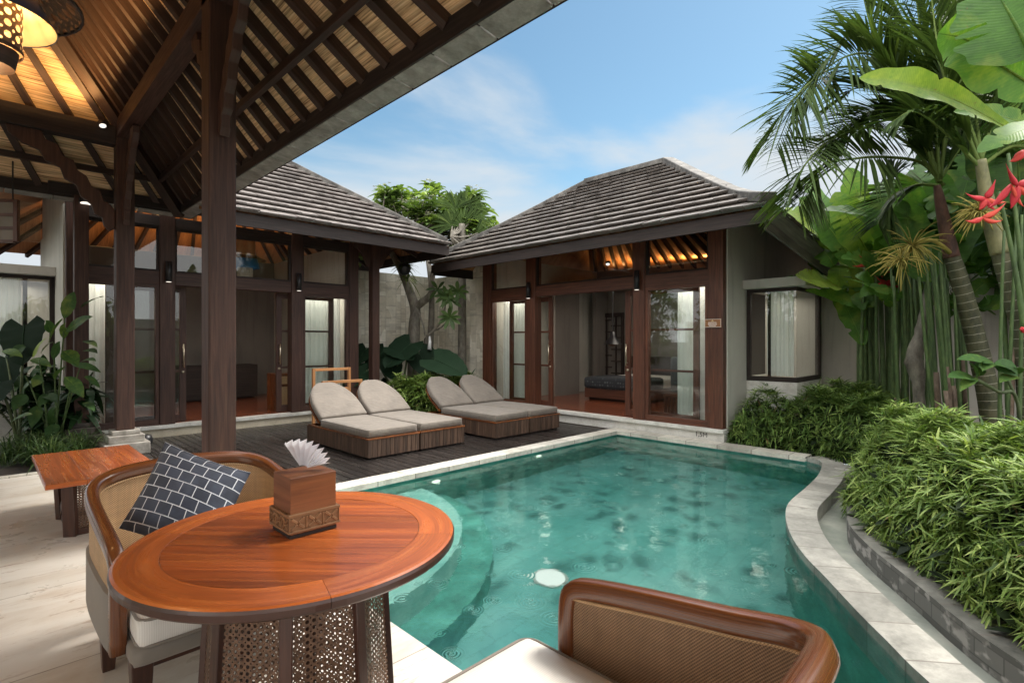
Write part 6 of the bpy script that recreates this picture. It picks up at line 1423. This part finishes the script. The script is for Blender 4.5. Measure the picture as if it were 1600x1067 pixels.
# --- planting at the left
gb_ = P(40, 735, 5.95); gb_.z = -.03
gc = thing('lilyturf_clump', 'dark grass-like clump at the floor edge on the far left', 'plant', tuple(gb_))
mb = MB()
for k in range(9):
    o = gb_+RX*random.uniform(-.45, .38)+FW*random.uniform(.0, .7); m_ = 100
    leaves(mb, np.tile(np.array([o]), (m_, 1))+np.random.randn(m_, 3)*np.array([.05, .05, 0]), np.random.randn(m_, 3)*np.array([.6, .6, .1])+np.array([0, 0, 1.5]), .80*(.6+.6*np.random.rand(m_)), .013, .62, np.clip(np.random.normal(.45, .22, m_), 0, 1), 7, .2, .3)
mb.build('foliage', M['grass'], gc, True)
ab = P(30, 640, 6.9); ab.z = -.03
al = thing('elephant_ear', 'elephant ear with one big round dark leaf by the leftmost bay window', 'plant', tuple(ab))
for cx, cy, d, ux, uz, L, Wd, v in ((38, 512, 6.8, .15, -1., .50, .56, .35), (-5, 600, 6.6, -.4, -.7, .5, .5, .2), (10, 560, 7.1, .4, -.9, .4, .4, .15)):
    p = P(cx, cy, d); heart(al, p, RX*ux+UPv*uz-FW*.3, UPv*.35-FW*.9, L, Wd, v)
    mb = MB(); mb.tube(bez([ab, ab.lerp(p, .5)+V3((0, 0, .3)), p], 8), [.022-.0015*i for i in range(9)], 7); mb.build('petiole', M['petiole'], al, True)
zb_ = P(88, 690, 6.7); zb_.z = -.03
zg = thing('ginger_plant', 'leafy ginger plant with glossy pointed leaves beside the leftmost porch post', 'plant', tuple(zb_))
def zp(x, y): return (x*.337, 400+y*.337)
for top in ((300, 290), (250, 400), (370, 520), (180, 480), (330, 600), (120, 560)):
    x, y = zp(*top); tp = P(x, y, 6.6); mb = MB(); mb.tube(bez([zb_+V3((random.uniform(-.1, .1), random.uniform(-.1, .1), 0)), zb_.lerp(tp, .6)+V3((0, 0, .1)), tp], 8), [.013-.0008*i for i in range(9)], 6); mb.build('stem', M['stem'], zg, True)
for b0, tp, w, v in (((297, 292), (345, 165), .15, .35), ((378, 238), (482, 188), .13, .3), ((305, 352), (432, 280), .16, .42), ((150, 472), (216, 378), .09, .98), ((292, 440), (362, 512), .19, .5), ((256, 572), (302, 512), .15, .5), ((140, 480), (238, 516), .13, .55), ((330, 500), (470, 542), .12, .42), ((385, 395), (452, 424), .1, .3), ((300, 560), (388, 658), .18, .5), ((152, 585), (98, 645), .16, .35), ((388, 680), (440, 722), .1, .3), ((10, 440), (105, 470), .12, .6), ((225, 400), (290, 288), .13, .6), ((238, 360), (210, 300), .12, .4), ((295, 385), (302, 310), .10, .65), ((245, 480), (280, 395), .1, .35), ((385, 440), (452, 452), .11, .25), ((375, 490), (445, 488), .1, .25), ((240, 640), (180, 700), .14, .25), ((260, 700), (232, 790), .15, .3), ((200, 560), (150, 610), .14, .3), ((180, 690), (145, 800), .15, .25), ((50, 770), (150, 735), .13, .3), ((390, 560), (465, 612), .1, .3), ((190, 450), (245, 400), .1, .4), ((120, 420), (45, 470), .14, .25), ((205, 640), (260, 680), .15, .15), ((120, 640), (60, 720), .16, .15), ((265, 780), (215, 850), .14, .2)):
    q0, q1 = P(*zp(*b0), 6.6+random.uniform(-.2, .2)), P(*zp(*tp), 6.5+random.uniform(-.25, .25)); bigleaf(zg, [q0, q0.lerp(q1, .55)+V3((0, 0, .05)), q1], w*.95, v, 'ginger', n=12, wav=.03, peak=.42, ex=.95)
shrub('leafy_undergrowth', 'dark undergrowth below the ginger leaves at the far left', 45, 700, 7.2, 420, .36, .10, 'deep', 1.05, .55, .3, .3, 8)
shrub('leafy_undergrowth', 'dark undergrowth between the ginger plant and the post base', 108, 700, 7.0, 260, .3, .09, 'deep', .95, .28, .3, .25, 6)

# planting behind the viewer, seen in the window reflections
for i, (x, y, h) in enumerate(((-9, 2.5, 4.2), (-9, 5.8, 4.6), (-8.6, 9.2, 4.8), (-5.5, 12.5, 4.8), (-3.5, -8, 3.4), (2.5, -8, 3.3), (7.5, -6.5, 3.3))):
    leaf_cloud('broad_tree', 'green garden tree beyond the frame, seen only as a reflection in the villa glass', 'tree', [((x, y, h*.55), (1.9, 1.9, h*.5), 1300, .4, .18)], 'frangi', (x, y, -.03), 'trees mirrored in the villa glass')
mb = MB(); mb.box(-11, -10.8, -10, 13, -.03, 2.4); mb.box(-10.8, 9.5, -10, -9.8, -.03, 2.4)
tag(mb.build('boundary_wall', M['roughcast']), 'plastered boundary wall behind the pavilion, seen only as a reflection', 'wall')
